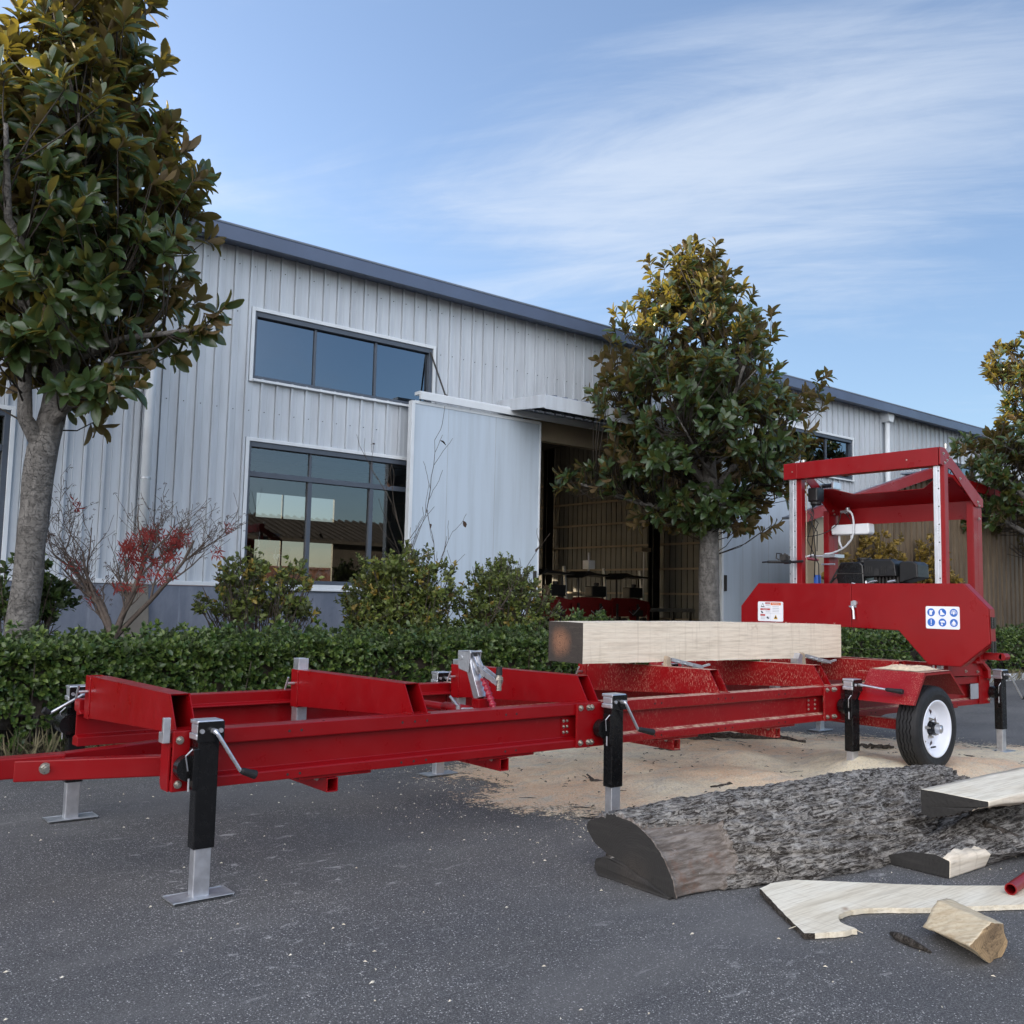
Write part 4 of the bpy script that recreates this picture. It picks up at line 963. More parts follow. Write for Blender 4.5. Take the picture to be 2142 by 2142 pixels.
# japanese maple, nearly bare
MP = thing('maple_tree', 'small nearly bare maple with a cluster of red leaves against the blue plinth', 'tree', (2.52, 8.5, 0))
s = MB(); red = ([], [], [], []); dead = ([], [], [], [])
STAR = (np.array([(0, 0, 0), (.5, .10, .02), (1, 0, 0), (.5, -.10, .02)]), np.array([(0, 1, 2, 3)]))
def mbranch(p, d_, L, r_, depth):
    n = 5; pts = [Vector(p)]; dd = Vector(d_).normalized(); rad = [r_]
    for i in range(n):
        dd = (dd+Vector((rng.normal(0, .14), rng.normal(0, .14), .05))).normalized(); pts.append(pts[-1]+dd*L/n); rad.append(max(r_*(1-.6*(i+1)/n), .0018))
        if depth:
            for _ in range(2 if depth > 1 else 1):
                if rng.random() < .62:
                    a = rng.choice([-1, 1]); nd = dd+Vector(E_)*a*rng.uniform(.35, .9)+Vector((0, rng.normal(0, .35), rng.uniform(0, .35)))
                    mbranch(pts[-1], nd, L*rng.uniform(.4, .62), rad[-1]*.6, depth-1)
        elif rng.random() < .22:
            q = pts[-1]; u_ = (q-Vector((2.52, 8.5, 0))).dot(E_); isred = (abs(u_-.30) < .26 and 1.2 < q.z < 1.7 and rng.random() < .7) or rng.random() < .015
            tgt = red if isred else dead
            for _ in range(3 if isred else 1):
                c = np.array(q)+rng.normal(0, .03, 3)
                for k in range(5 if isred else 3):
                    an = k*1.1-2.2; tgt[0].append(c); tgt[1].append((math.cos(an)*.78, math.sin(an)*.5-.3, math.sin(an)-.2+rng.normal(0, .2))); tgt[2].append((.1, -1, .3)); tgt[3].append(rng.uniform(.045, .075) if isred else rng.uniform(.02, .035))
    s.tube(pts, rad, 6, False)
base = Vector((2.5, 8.5, 0)); s.tube([base, base+Vector((0, 0, .8))], [.05, .042], 10, False)
for u_, zz, r_ in ((-.42, 1.3, .026), (-.12, 1.3, .022), (.22, 1.15, .03), (.72, .95, .024)):
    mbranch(base+Vector((0, 0, .78)), Vector(E_)*u_+Vector((0, rng.normal(0, .12), zz*.6)), (.80+abs(u_)*.42), r_, 3)
s.build('branches', MAT['maple_bark'], MP, smooth=True)
leaves('red_foliage', *red, STAR, 'maple_red', MP); leaves('dead_foliage', *dead, STAR, 'dead_leaf', MP)

# ------------------------------------------------------------------ sawmill bed on wheels
rng = np.random.default_rng(51)
SM_ = thing('sawmill_trailer', 'long red portable sawmill bed on jack legs with wheels, rails and cross bunks', 'sawmill', (4.6, 4.5, 0))
RED, RDD = MAT['red_paint'], MAT['red_dusty']
def hexbolt(mb, c, axis, r_=.011, h=.012, sgn=-1):
    c = Vector(c); a = {'x': Vector((1, 0, 0)), 'y': Vector((0, 1, 0))}[axis]*sgn
    mb.tube([c, c+a*h*.3], [r_*1.5]*2, 12); mb.tube([c+a*h*.3, c+a*h], [r_]*2, 6); mb.tube([c+a*h, c+a*h*1.5], [r_*.55]*2, 8)
def rail(x0, x1, near, m_):
    s = MB()
    if near:
        prof = [(3.858, .642), (3.858, .584), (3.862, .580), (3.90, .576), (3.90, .462), (3.862, .452), (3.858, .448), (3.858, .408), (3.95, .408), (3.95, .414), (3.906, .42), (3.906, .60), (3.95, .606), (3.95, .642)]
    else:
        prof = [(5.292, .642), (5.292, .584), (5.25, .576), (5.25, .462), (5.292, .448), (5.292, .408), (5.20, .408), (5.20, .452), (5.244, .462), (5.244, .560), (5.17, .572), (5.17, .580), (5.20, .588), (5.20, .642)]
    s.prism(prof, 0, x0, x1); o = s.build('rail', m_, SM_, bevel=.003)
    hs = MB()
    if near:
        for q in (.22, .245, .47, .50, .53, .74, .77):
            x = x0+(x1-x0)*q
            for z in (.612, .428): hs.cyl((x, 3.8585, z), .0055, -.0015, 'y', 10)
        hs.build('bolt_holes', MAT['interior_dark'], o)
    return o
SEG = ((1.385, 3.685), (3.69, 5.985), (5.99, 8.335))
for i, (a, b) in enumerate(SEG):
    for near in (True, False): rail(a, b, near, RED if i == 0 else RDD)
# joint plates with bolts
def plate(x0, x1, bolts, m_):
    s = MB(); s.prism([(x0, .408), (x1, .408), (x1, .645), (x0, .645)], 1, 3.842, 3.857); o = s.build('joint_plate', m_, SM_, bevel=.003)
    for (bx, bz) in bolts:
        b = MB(); hexbolt(b, (bx, 3.842, bz), 'y'); b.build('bolt', MAT['bolt_steel'], o)
plate(3.565, 3.765, [(x, z) for z in (.62, .435) for x in (3.59, 3.648, 3.672)]+[(3.74, .5)], RED)
plate(5.89, 6.09, [(x, z) for z in (.62, .435) for x in (5.92, 5.99, 6.012)], RDD)
plate(8.16, 8.335, [(8.31, .62), (8.31, .44)], RDD)
plate(1.385, 1.455, [(1.41, .61), (1.41, .437)], RED)
s = MB(); s.prism([(3.862, .408), (3.862, .60), (3.95, .60), (3.95, .43), (3.93, .408)], 0, 1.375, 1.384); s.build('end_cap', RED, SM_, bevel=.002)
s = MB(); s.prism([(3.85, .60), (3.85, .70), (3.868, .70), (3.868, .642), (3.90, .642), (3.90, .60)], 0, 1.345, 1.374); s.build('stop_tab', MAT['zinc'], SM_, bevel=.002)
s = MB(); s.box(8.02, 8.155, 3.852, 3.857, .455, .58); s.build('reflector', MAT['reflector_grey'], SM_)
for xr, a, b in ((3.5, 3.50, 3.55), (5.8, 5.76, 5.86)):
    s = MB(); s.box(a, b+.01, 3.894, 3.8985, .47, .57); o = s.build('inner_plate', RED, SM_)
    for z in (.49, .52, .55):
        for x in (a+.015, b-.01): b_ = MB(); hexbolt(b_, (x, 3.894, z), 'y', .006, .006); b_.build('bolt', MAT['bolt_steel'], o)
# bunks
for i, x in enumerate((1.40, 2.53, 3.665, 4.795, 5.93, 7.06)):
    m_ = RED if i < 3 else RDD; w = .085; th = .005; s = MB()
    side = [(3.955, .782), (5.08, .768), (5.08, .562), (3.862, .636)]
    s.prism(side, 0, x, x+th); s.prism(side, 0, x+w-th, x+w)
    s.prism([(3.955, .782), (5.08, .768), (5.08, .762), (3.958, .776)], 0, x+th, x+w-th); s.prism([(3.862, .636), (5.08, .562), (5.08, .568), (3.865, .642)], 0, x+th, x+w-th)
    s.prism([(5.07, .564), (5.07, .766), (5.078, .766), (5.078, .564)], 0, x+th, x+w-th)
    o = s.build('bunk', m_, SM_)
    s = MB(); s.sqtube((x+.035, 5.12, .556), (x+.035, 5.12, .768), .075, .085, .005, (0, 1, 0)); s.build('post_socket', m_, o, bevel=.002)
    s = MB(); s.tube([(x-.002, 5.078, z) for z in np.linspace(.57, .765, 14)], [.003+.0015*(k % 2) for k in range(14)], 6); s.build('weld_bead', m_, o, smooth=True)
    if i:
        zt_ = (.77, .832, .80, .815, .80, .80)[i]; s = MB(); s.sqtube((x+.035, 5.12, .40), (x+.035, 5.12, zt_), .062, .07, .004, (0, 1, 0)); s.build('log_stop', MAT['zinc'], o, bevel=.002)
    s = MB(); s.cyl((x-.045, 5.12, .69), .008, .05, 'x', 8); s.tube([(x-.05, 5.10, .725), (x-.05, 5.14, .655)], .006, 6); s.build('clamp_screw', MAT['zinc'], o)
    s = MB(); s.box(x-.015, x+w+.015, 3.868, 3.945, .6425, .648); s.build('bunk_foot', m_, o)
# cross members under the rails, with mounting plates
for i, x in enumerate((2.115, 3.092, 4.40, 5.39, 7.64)):
    m_ = RED if i < 2 else RDD
    s = MB(); s.sqtube((x, 3.868, .36), (x, 5.29, .36), .056, .062, .005); o = s.build('cross_member', m_, SM_, bevel=.002)
    s = MB(); s.box(x-.16, x+.20, 3.875, 3.945, .393, .4075); s.build('mounting_plate', m_, o, bevel=.002)
    b = MB(); hexbolt(b, (x-.06, 3.90, .39), 'x', .008, .01); b.build('bolt', MAT['bolt_steel'], o)
# drawbar
s = MB()
s.beam((2.10, 3.99, .455), (.93, 4.38, .455), .06, .085); s.build('drawbar_arm', RED, SM_, bevel=.005)
s = MB(); s.beam((2.10, 4.80, .455), (.95, 4.42, .455), .06, .085); s.build('drawbar_arm', RED, SM_, bevel=.005)
s = MB(); s.box(-.9, 1.12, 4.355, 4.435, .425, .51); s.build('drawbar_tongue', RED, SM_, bevel=.006)
s = MB(); hexbolt(s, (1.03, 4.315, .465), 'y', .016, .018); s.build('bolt', MAT['bolt_steel'], SM_)
# long cross tubes for the clamps
for x in (3.13, 5.22):
    s = MB(); s.tube([(x, 3.95, .585), (x, 5.2, .585)], .024, 18); s.tube([(x, 4.22, .585), (x, 4.46, .585)], .033, 18)
    o = s.build('clamp_tube', RED if x < 4 else RDD, SM_, smooth=True)
s = MB(); s.tube([(3.10, 4.30, .61), (3.06, 4.32, .665)], .007, 8); s.tube([(3.10, 4.26, .60), (3.10, 4.16, .61)], .007, 8); s.cyl((3.09, 4.28, .59), .012, .03, 'z', 8); s.build('clamp_screw', MAT['zinc'], SM_)

def log_clamp(x, y, zb, zt, lean, jaw):
    """leaning square post with a toggle clamp and a ribbed red grip"""
    s = MB(); s.sqtube((x, y, zb), (x-.01, y+lean, zt), .05, .05, .004, (0, 1, 0)); o = s.build('log_clamp', MAT['zinc'], SM_, bevel=.002)
    s = MB(); s.prism([(y+lean-.03, zt-.075), (y+lean+.055, zt-.06), (y+lean+.065, zt+.03), (y+lean-.045, zt+.045), (y+lean-.055, zt+.03)], 0, x-.045, x-.038)
    s.prism([(y+lean-.03, zt-.075), (y+lean+.055, zt-.06), (y+lean+.065, zt+.03), (y+lean-.045, zt+.045)], 0, x+.03, x+.037)
    s.box(x-.045, x+.037, y+lean-.05, y+lean+.065, zt+.032, zt+.038); s.cyl((x-.05, y+lean+.03, zt-.0), .014, .09, 'x', 12); s.build('clamp_head', MAT['galv'], o, bevel=.002)
    s = MB()
    for q in (-.018, .018): s.beam((x+q, y+lean-.02, zt+.02), (x+q, y+lean-.10, zt-.075), .006, .026); s.beam((x+q, y+lean-.085, zt-.05), (x+q, y+lean-.255, zt-.115), .006, .03)
    s.cyl((x-.022, y+lean-.09, zt-.06), .010, .045, 'x', 10); s.cyl((x-.022, y+lean-.13, zt-.09), .010, .045, 'x', 10); s.build('toggle_arm', MAT['zinc'], o)
    s = MB(); s.cyl((x, y+lean-.25, zt-.155), .014, .085, 'z', 10); s.cyl((x, y+lean-.25, zt-.10), .022, .015, 'z', 10); s.build('clamp_spindle', MAT['bolt_steel'], o, smooth=False)
    s = MB(); s.cyl((x, y+lean-.25, zt-.075), .018, .042, 'z', 14, .015); s.build('rubber_tip', MAT['rubber'], o, smooth=False)
    s = MB(); a = Vector((x+.01, y+lean-.10, zt-.10)); b = Vector((x+.02, y+lean-.185, zt-.255))
    s.tube([a.lerp(b, k/24) for k in range(25)], [.017+.004*math.sin(k*1.57) for k in range(25)], 12); s.build('grip', MAT['red_grip'], o, smooth=True)
    s = MB(); s.tube([(x, y+lean-.06, zt-.04), a], .008, 8); s.tube([b, b+Vector((0, -.01, -.05))], .005, 6); s.build('grip_rod', MAT['zinc'], o)
    s = MB(); s.beam((x, y, zb-.085), (x, y, zb), .065, .065, (0, 1, 0)); s.build('clamp_base', RED, o, bevel=.003)
log_clamp(3.14, 4.15, .665, .875, .09, 1)
# two dogs gripping the squared beam, rails end stop
def dog(x, y, k):
    s = MB(); s.prism([(x-.04, .70), (x+.05, .70), (x+.02, .835), (x-.01, .845)], 1, y-.02, y+.012); o = s.build('log_dog', MAT['rope_wood'], SM_, bevel=.004)
    s = MB()
    for q in (-.014, .014): s.beam((x+.02, y-.015+q, .822), (x+.30, y-.05+q, .765), .007, .022)
    for q in (.08, .14, .2, .26): s.cyl((x+q, y-.06, .805-.2*(q-.06)), .008, .05, 'y', 8)
    s.beam((x+.30, y-.05, .768), (x+.37, y-.06, .782), .02, .012); s.build('toggle_arm', MAT['galv'], o)
dog(4.86, 4.37, 0); dog(6.33, 4.33, 1)
s = MB(); s.box(6.24, 6.30, 4.30, 4.36, .58, .80); s.beam((6.18, 4.33, .6), (6.30, 4.33, .83), .05, .04); s.build('log_dog', MAT['zinc'], SM_)

# jacks
def jack(x, y, crank, lug=-1, far=False, tilt=0.):
    zt_ = .62; s = MB(); s.box(x-.043, x+.043, y-.033, y+.033, .195, zt_); J = s.build('jack', MAT['black_paint'], SM_, bevel=.004)
    s = MB(); s.box(x-.034, x+.034, y-.026, y+.026, .008, .20); s.build('inner_leg', MAT['zinc'], J, bevel=.004)
    s = MB(); s.prism([(x-.125, .016), (x-.118, .004), (x+.118, .004), (x+.125, .016), (x+.118, .012), (x-.118, .012)], 1, y-.062, y+.062); s.box(x-.118, x+.118, y-.062, y-.056, .004, .014); s.box(x-.118, x+.118, y+.056, y+.062, .004, .014)
    s.build('foot_plate', MAT['galv'], J, bevel=.002)
    s = MB(); s.box(x-.053, x+.053, y-.045, y+.042, zt_+.058, zt_+.075); s.box(x-.056, x+.030, y-.042, y+.040, zt_-.002, zt_+.022); s.box(x-.05, x+.026, y-.036, y+.036, zt_+.022, zt_+.058); s.build('top_cap', MAT['zinc'], J, bevel=.005)
    s = MB(); s.box(x-.054, x+.055, y-.050, y-.0455, zt_-.01, zt_+.070); s.box(x+.031, x+.055, y-.0455, y+.04, zt_-.01, zt_+.057); s.build('gear_cover', MAT['black_paint'], J, bevel=.003)
    for dx_, r_, l_ in ((-.038, .009, -.008), (.038, .009, -.008), (.008, .011, -.028)): s = MB(); s.cyl((x+dx_, y-.05, zt_+.034), r_, l_, 'y', 12); s.build('rivet', MAT['zinc'], J)
    (ax, az), (bx, bz) = crank[:2]; yc = y-.08; ya_, yb_ = crank[2] if len(crank) > 2 else (yc, yc)
    s = MB(); st_ = Vector((x+.008, yc, zt_+.034)); e = Vector((x+ax, ya_, az)); s.tube([st_+Vector((0, .03, 0)), st_, st_+(e-st_)*.06, st_+(e-st_)*.9, e, e.lerp(Vector((x+bx, yb_, bz)), .3)], .0078, 10); s.build('crank', MAT['zinc'], J, smooth=True)
    s = MB(); g1 = Vector((x+bx, yb_, bz)); dd = (g1-e).normalized(); s.tube([e, e+dd*.01, e.lerp(g1, .5), g1-dd*.004, g1], [.009, .0135, .015, .0185, .016], 16); s.build('crank_grip', MAT['rubber'], J, smooth=False)
    yb = 5.31 if far else 3.842; sgn = -1 if far else 1
    s = MB(); s.tube([(x+lug*.062, min(y, yb) if not far else yb, .505), (x+lug*.062, max(y, yb)-.012 if not far else y, .505)], .050, 24); s.build('swivel_tube', MAT['black_paint'], J, smooth=False)
    s = MB(); s.prism([(x+lug*.055, .45), (x+lug*.02, .44), (x+lug*.02, .57), (x+lug*.055, .56)], 1, y-.03, y+.03); s.box(x+(-.06 if lug < 0 else .036), x+(-.036 if lug < 0 else .06), y-.036, y+.02, .425, .585); s.build('bracket', MAT['black_paint'], J, bevel=.003)
    s = MB(); s.tube([(x+lug*.075, y-.02, .50), (x+lug*.09, y-.03, .56), (x+lug*.065, y-.035, .585)], .003, 6); s.tube([(x+lug*.07, y-.02, .47), (x+lug*.07, y-.02, .42)], .004, 6); s.build('locking_pin', MAT['zinc'], J)
jack(1.495, 3.785, ((.115, .494), (.182, .470)))
jack(3.785, 3.785, ((.108, .504), (.232, .478)))
jack(6.135, 3.785, ((.012, .640), (.02, .634), (3.535, 3.415)))
jack(8.40, 3.785, ((.225, .452), (.44, .432)))
jack(1.435, 5.43, ((-.15, .565), (-.185, .585)), far=True)
jack(3.78, 5.45, ((.09, .62), (.15, .60)), far=True)
jack(6.1, 5.45, ((.1, .56), (.2, .54)), far=True)
jack(8.20, 5.40, ((.1, .56), (.2, .54)), far=True)

# wheels, axle, fenders
def wheel(cx, cy, cz, sg):
    """sg=-1: outer side faces -y"""
    T = MB(); Rr = .292; hw = .076
    prof = [(.185, -hw*.95), (.20, -hw*1.02), (.235, -hw*1.10), (.262, -hw*1.06), (.280, -hw*.93), (.288, -hw*.80)]
    for g_ in (-.50, -.17, .17, .50): prof += [(Rr-.001, (g_-.055)*hw*1.0), (Rr-.010, (g_-.03)*hw), (Rr-.010, (g_+.03)*hw), (Rr-.001, (g_+.055)*hw)]
    prof = prof[:6]+sorted(prof[6:], key=lambda q: q[1])+[(.288, hw*.80), (.280, hw*.93), (.262, hw*1.06), (.235, hw*1.10), (.20, hw*1.02), (.185, hw*.95), (.18, 0)]
    seg = 120; vs = []; n = len(prof)
    for k in range(seg):
        an = 2*PI*k/seg; zz = .0035*(1 if (k % 4) in (0, 1) else -1)
        for r_, hh in prof:
            if Rr-.02 < r_ and abs(hh) < hw*.7: hh += zz
            vs.append((cx+r_*math.cos(an), cy+hh, cz+r_*math.sin(an)))
    T._add(vs, [(k*n+i, k*n+(i+1) % n, ((k+1) % seg)*n+(i+1) % n, ((k+1) % seg)*n+i) for k in range(seg) for i in range(n)])
    WW = thing_part = T.build('wheel', MAT['rubber'], SM_, smooth=False)
    q = MB(); q.lathe([(.192, sg*.072), (.196, sg*.078), (.190, sg*.082), (.178, sg*.070), (.176, sg*.045), (.166, sg*.030), (.160, sg*.012), (.152, sg*.004), (.146, sg*.006), (.146, 0), (.176, 0), (.184, -sg*.07), (.192, -sg*.07)], (cx, cy, cz), 'y', 64)
    # dish with eight rounded vents
    seg = 128; rs = [.052, .070, .085, .094, .103, .112, .121, .130, .147]; off = [.030, .028, .020, .014, .010, .007, .006, .006, .006]
    vs = [(cx+r_*math.cos(2*PI*k/seg), cy+sg*o_, cz+r_*math.sin(2*PI*k/seg)) for r_, o_ in zip(rs, off) for k in range(seg)]; fs = []
    for j in range(len(rs)-1):
        for k in range(seg):
            kk = (k % 16)-7.5; half = {3: 1.2, 4: 2.2, 5: 3.2, 6: 3.2}.get(j, 0)
            if abs(kk) < half: continue
            fs.append((j*seg+k, j*seg+(k+1) % seg, (j+1)*seg+(k+1) % seg, (j+1)*seg+k))
    q._add(vs, fs); q.build('rim', MAT['white_rim'], WW, smooth=True, normals=True)
    q = MB(); q.cyl((cx, cy+sg*.01, cz), .05, sg*.05, 'y', 24, .043); q.cyl((cx, cy+sg*.055, cz), .041, sg*.02, 'y', 24, .036); q.build('hub', MAT['black_paint'], WW)
    q = MB(); q.cyl((cx, cy+sg*.07, cz), .034, sg*.035, 'y', 24, .030); q.cyl((cx, cy+sg*.10, cz), .028, sg*.012, 'y', 24, .012); q.build('hub_cap', MAT['zinc'], WW)
    for k in range(5):
        an = 2*PI*k/5+.5; b = MB(); c = (cx+.062*math.cos(an), cy+sg*.026, cz+.062*math.sin(an)); b.cyl(c, .013, sg*.022, 'y', 6, .010); b.cyl((c[0], c[1]+sg*.02, c[2]), .006, sg*.014, 'y', 8); b.build('lug_nut', MAT['bolt_steel'], WW)
    b = MB(); b.tube([(cx+.02, cy+sg*.02, cz-.135), (cx+.015, cy+sg*.055, cz-.125)], .006, 8); b.build('valve_stem', MAT['rubber'], WW)
wheel(6.478, 3.425, .375, -1); wheel(6.478, 5.70, .375, 1)
s = MB(); s.box(6.44, 6.51, 3.50, 5.64, .34, .41); s.build('axle', RDD, SM_, bevel=.004)
s = MB(); s.prism([(6.1, .41), (6.9, .41), (6.6, .36), (6.36, .36)], 1, 3.92, 3.94); s.prism([(6.1, .41), (6.9, .41), (6.6, .36), (6.36, .36)], 1, 5.2, 5.22); s.build('spring_bracket', RDD, SM_)
def fender(y0, y1):
    s = MB(); th = .004
    pts = [(6.150, .555), (6.300, .762), (6.655, .768), (6.860, .592)]
    poly = pts+[(p[0]+(-.001), p[1]-th*1.4) for p in pts[::-1]]
    s.prism(poly, 1, y0, y1)
    lip = [(6.150, .555), (6.300, .762), (6.655, .768), (6.860, .592), (6.842, .585), (6.647, .748), (6.310, .742), (6.168, .548)]
    s.prism(lip, 1, y0, y0+.004)
    f_ = s.build('fender', RDD, SM_, bevel=.001)
    q = MB(); q.prism([(6.31, .756), (6.65, .760), (6.85, .585), (6.78, .545), (6.34, .57)], 1, y1-.006 if y0 < 4 else y0+.006, y1-.002 if y0 < 4 else y0+.010); q.build('inner_panel', RDD, f_)
    q = MB(); q.box(6.34, 6.37, y1-.01, y1+.12, .70, .74) if y0 < 4 else q.box(6.34, 6.37, y0-.12, y0, .70, .74); q.box(6.58, 6.61, y1-.01, y1+.12, .70, .74) if y0 < 4 else q.box(6.58, 6.61, y0-.12, y0, .70, .74); q.build('fender_bracket', RDD, f_)
fender(3.335, 3.745); fender(5.40, 5.80)
# sawdust lying on the fender
s = []; f = []; n = 40
for j in range(n+1):
    for i in range(n+1):
        x = 6.315+.33*i/n; y = 3.40+.33*j/n; e = min(i, n-i, j, n-j)/n*2
        h = min(1, e*3)*(.012+.022*max(0, mn.noise(Vector((x*9, y*9, 1)))+.35)*min(1, e*2.2)+.004*mn.noise(Vector((x*60, y*60, 0))))
        s.append((x+.01*mn.noise(Vector((y*20, 0, 0))), y+.02*mn.noise(Vector((x*20, 5, 0))), .7655+.006*(x-6.3)/.36+max(h, .0006)))
f = [(j*(n+1)+i, j*(n+1)+i+1, (j+1)*(n+1)+i+1, (j+1)*(n+1)+i) for j in range(n) for i in range(n)]
tag(npmesh('sawdust_heap', s, f, MAT['sawdust_heap'], None), 'small tan heap of sawdust on top of the wheel fender', 'sawdust', kind='stuff')

# ------------------------------------------------------------------ saw head (rolls along the rails)
SH_ = thing('saw_head', 'red band saw head with engine, mast frame and blade cover riding on the rails', 'saw head', (7.7, 4.5, .65))
def part(name, mb, m_, parent=None, **k): return mb.build(name, m_, parent or SH_, **k)
G = [(5.486, 1.392), (3.570, 1.392), (3.385, 1.201), (3.378, .945), (3.608, .757), (3.861, .757), (4.110, 1.018), (4.53, 1.024)]
s = MB(); s.prism(G[:1] and [(4.5285, 1.392), (3.570, 1.392), (3.385, 1.201), (3.378, .945), (3.608, .757), (3.861, .757), (4.110, 1.018), (4.5285, 1.024)], 0, 7.35, 7.362)
gR = part('blade_cover', s, RED, bevel=.003)
s = MB(); s.prism([(5.486, 1.392), (4.5325, 1.392), (4.5325, 1.024), (4.66, 1.026), (5.08, 1.03), (5.2, .90), (5.5, .90), (5.678, 1.03), (5.678, 1.184)], 0, 7.35, 7.362)
gL = part('blade_cover', s, RED, bevel=.003)
s = MB()   # folded side flanges of the covers
def flange(mb, pts, x0, x1, th=.004):
    for (a, b) in zip(pts, pts[1:]):
        d_ = Vector((b[0]-a[0], b[1]-a[1])).normalized(); nrm = Vector((-d_.y, d_.x))*th
        mb.prism([a, b, (b[0]+nrm.x, b[1]+nrm.y), (a[0]+nrm.x, a[1]+nrm.y)], 0, x0, x1)
flange(s, [(3.861, .757), (3.608, .757), (3.378, .945), (3.385, 1.201), (3.570, 1.392), (4.5, 1.392)], 7.362, 7.44)
flange(s, [(4.5, 1.024), (4.110, 1.018), (3.861, .757)], 7.362, 7.44); s.build('cover_flange', RED, gR)
s = MB(); flange(s, [(4.56, 1.392), (5.486, 1.392), (5.678, 1.184), (5.678, 1.03)], 7.362, 7.44); s.build('cover_flange', RED, gL)
s = MB(); s.prism([(5.47, 1.38), (3.58, 1.38), (3.40, 1.19), (3.40, .95), (3.62, .77), (3.85, .77), (4.10, 1.03), (5.0, 1.04), (5.2, .92), (5.48, .92), (5.66, 1.04), (5.66, 1.18)], 0, 7.445, 7.475); part('back_housing', s, RED, bevel=.003)
for yc in (3.70, 5.35):
    s = MB(); s.lathe([(.0, 0), (.20, 0), (.225, -.01), (.225, .03), (.20, .02), (0, .02)], (7.40, yc, 1.06), 'x', 40); part('band_wheel', s, MAT['galv'], smooth=False)
s = MB(); s.box(7.38, 7.415, 3.85, 5.2, .8465, .848); part('saw_blade', s, MAT['dark_steel'])
for z in (1.10, .92):
    s = MB(); s.box(7.363, 7.43, 3.366, 3.3775, z-.042, z+.042); s.tube([(7.372, 3.364, z-.042), (7.372, 3.364, z+.042)], .010, 8); part('hinge', s, MAT['black_paint'])
s = MB(); s.box(7.342, 7.35, 4.48, 4.53, 1.195, 1.245); s.cyl((7.345, 4.490, 1.228), .024, -.022, 'x', 14); s.tube([(7.33, 4.535, 1.20), (7.328, 4.505, 1.195), (7.325, 4.495, 1.16), (7.322, 4.49, 1.095)], [.008, .013, .010, .011], 10); part('latch', s, MAT['zinc'])
# --- stickers
def disc(mb, x, y, z, r_, seg=28): mb._add([(x, y+r_*math.cos(2*PI*k/seg), z+r_*math.sin(2*PI*k/seg)) for k in range(seg)], [tuple(range(seg))])
def rect(mb, x, y0, y1, z0, z1): mb._add([(x, y0, z0), (x, y1, z0), (x, y1, z1), (x, y0, z1)], [(0, 1, 2, 3)])
def rrect(y0, y1, z0, z1, r_=.012):
    out = []
    for cy_, cz_, a0 in ((y1-r_, z1-r_, 0), (y0+r_, z1-r_, 90), (y0+r_, z0+r_, 180), (y1-r_, z0+r_, 270)):
        for k in range(5): a = R(a0+k*22.5); out.append((cy_+r_*math.cos(a), cz_+r_*math.sin(a)))
    return out
s = MB(); s.prism(rrect(3.603, 3.874, 1.040, 1.216), 0, 7.3470, 7.3495); st1 = s.build('safety_sticker', MAT['sticker_white'], gR)
dy, dz = .0905, .078
XS = 7.3465
for i in range(3):
    for j in range(2):
        cy_, cz_ = 3.830-i*dy, 1.168-j*dz; c = (cy_, cz_)
        s = MB(); disc(s, XS, cy_, cz_, .0315); s.build('blue_symbol', MAT['sticker_blue'], st1, normals=False)
        w = MB(); X2 = XS-.0006
        def poly(pts): w._add([(X2, cy_-a*.001, cz_+b*.001) for a, b in pts], [tuple(range(len(pts)))])
        if (i, j) == (0, 0): poly([(-13, 16), (1, 18), (6, 14), (16, 17), (17, 10), (8, 4), (8, -20), (-12, -20), (-14, 0)])               # glove
        elif (i, j) == (1, 0): poly([(-16, 17), (-3, 20), (-1, 6), (18, -10), (19, -17), (-6, -20), (-19, -20), (-17, -5)])                  # boot
        elif (i, j) == (2, 0):
            poly([(-16, 14), (-13, 18), (13, 18), (16, 14), (14, 11), (-14, 11)]); poly([(-22, 8), (-17, 12), (-15, -8), (-20, -10)]); poly([(22, 8), (17, 12), (15, -8), (20, -10)]); poly([(-10, 7), (10, 7), (8, -8), (0, -16), (-8, -8)])
        elif (i, j) == (0, 1): poly([(-3.5, 21), (3.5, 21), (2.5, -9), (-2.5, -9)]); poly([(-3.5, -13), (3.5, -13), (3.5, -20), (-3.5, -20)])
        elif (i, j) == (1, 1): poly([(-18, 12), (8, 16), (18, 10), (18, -4), (4, 0), (-4, -2), (-16, 2)]); poly([(-10, -6), (0, -6), (6, -18), (-4, -22), (-12, -16)])
        else: poly([(-4, 18), (4, 18), (5, 11), (12, 6), (19, -12), (14, -14), (9, -2), (10, -22), (2, -22), (0, -6), (-2, -22), (-10, -22), (-9, -2), (-14, -14), (-19, -12), (-12, 6), (-5, 11)])
        w.build('white_pictogram', MAT['sticker_white'], st1, normals=False)
s = MB(); s.prism(rrect(5.211, 5.486, 1.049, 1.228), 0, 7.3470, 7.3495); st2 = s.build('warning_sticker', MAT['sticker_white'], gL)
def strip(m_, name, *rs):
    q = MB()
    for y0, y1, z0, z1 in rs: rect(q, XS, y0, y1, z0, z1)
    q.build(name, MAT[m_], st2, normals=False)
strip('sticker_red', 'danger_header', (5.352, 5.405, 1.205, 1.221), (5.352, 5.458, 1.150, 1.166), (5.405, 5.458, 1.097, 1.112))
strip('sticker_orange', 'warning_header', (5.235, 5.345, 1.196, 1.221))
strip('sticker_grey', 'text_lines', *[(5.255, 5.325, z, z+.004) for z in (1.180, 1.165, 1.150, 1.135)], *[(5.355, 5.40, z, z+.0035) for z in (1.196, 1.188, 1.140, 1.131, 1.086, 1.076)], *[(5.408, 5.455, z, z+.0035) for z in (1.086, 1.076, 1.067)],
      (5.348, 5.3495, 1.06, 1.222), (5.235, 5.458, 1.119, 1.1205), (5.352, 5.458, 1.172, 1.1735))
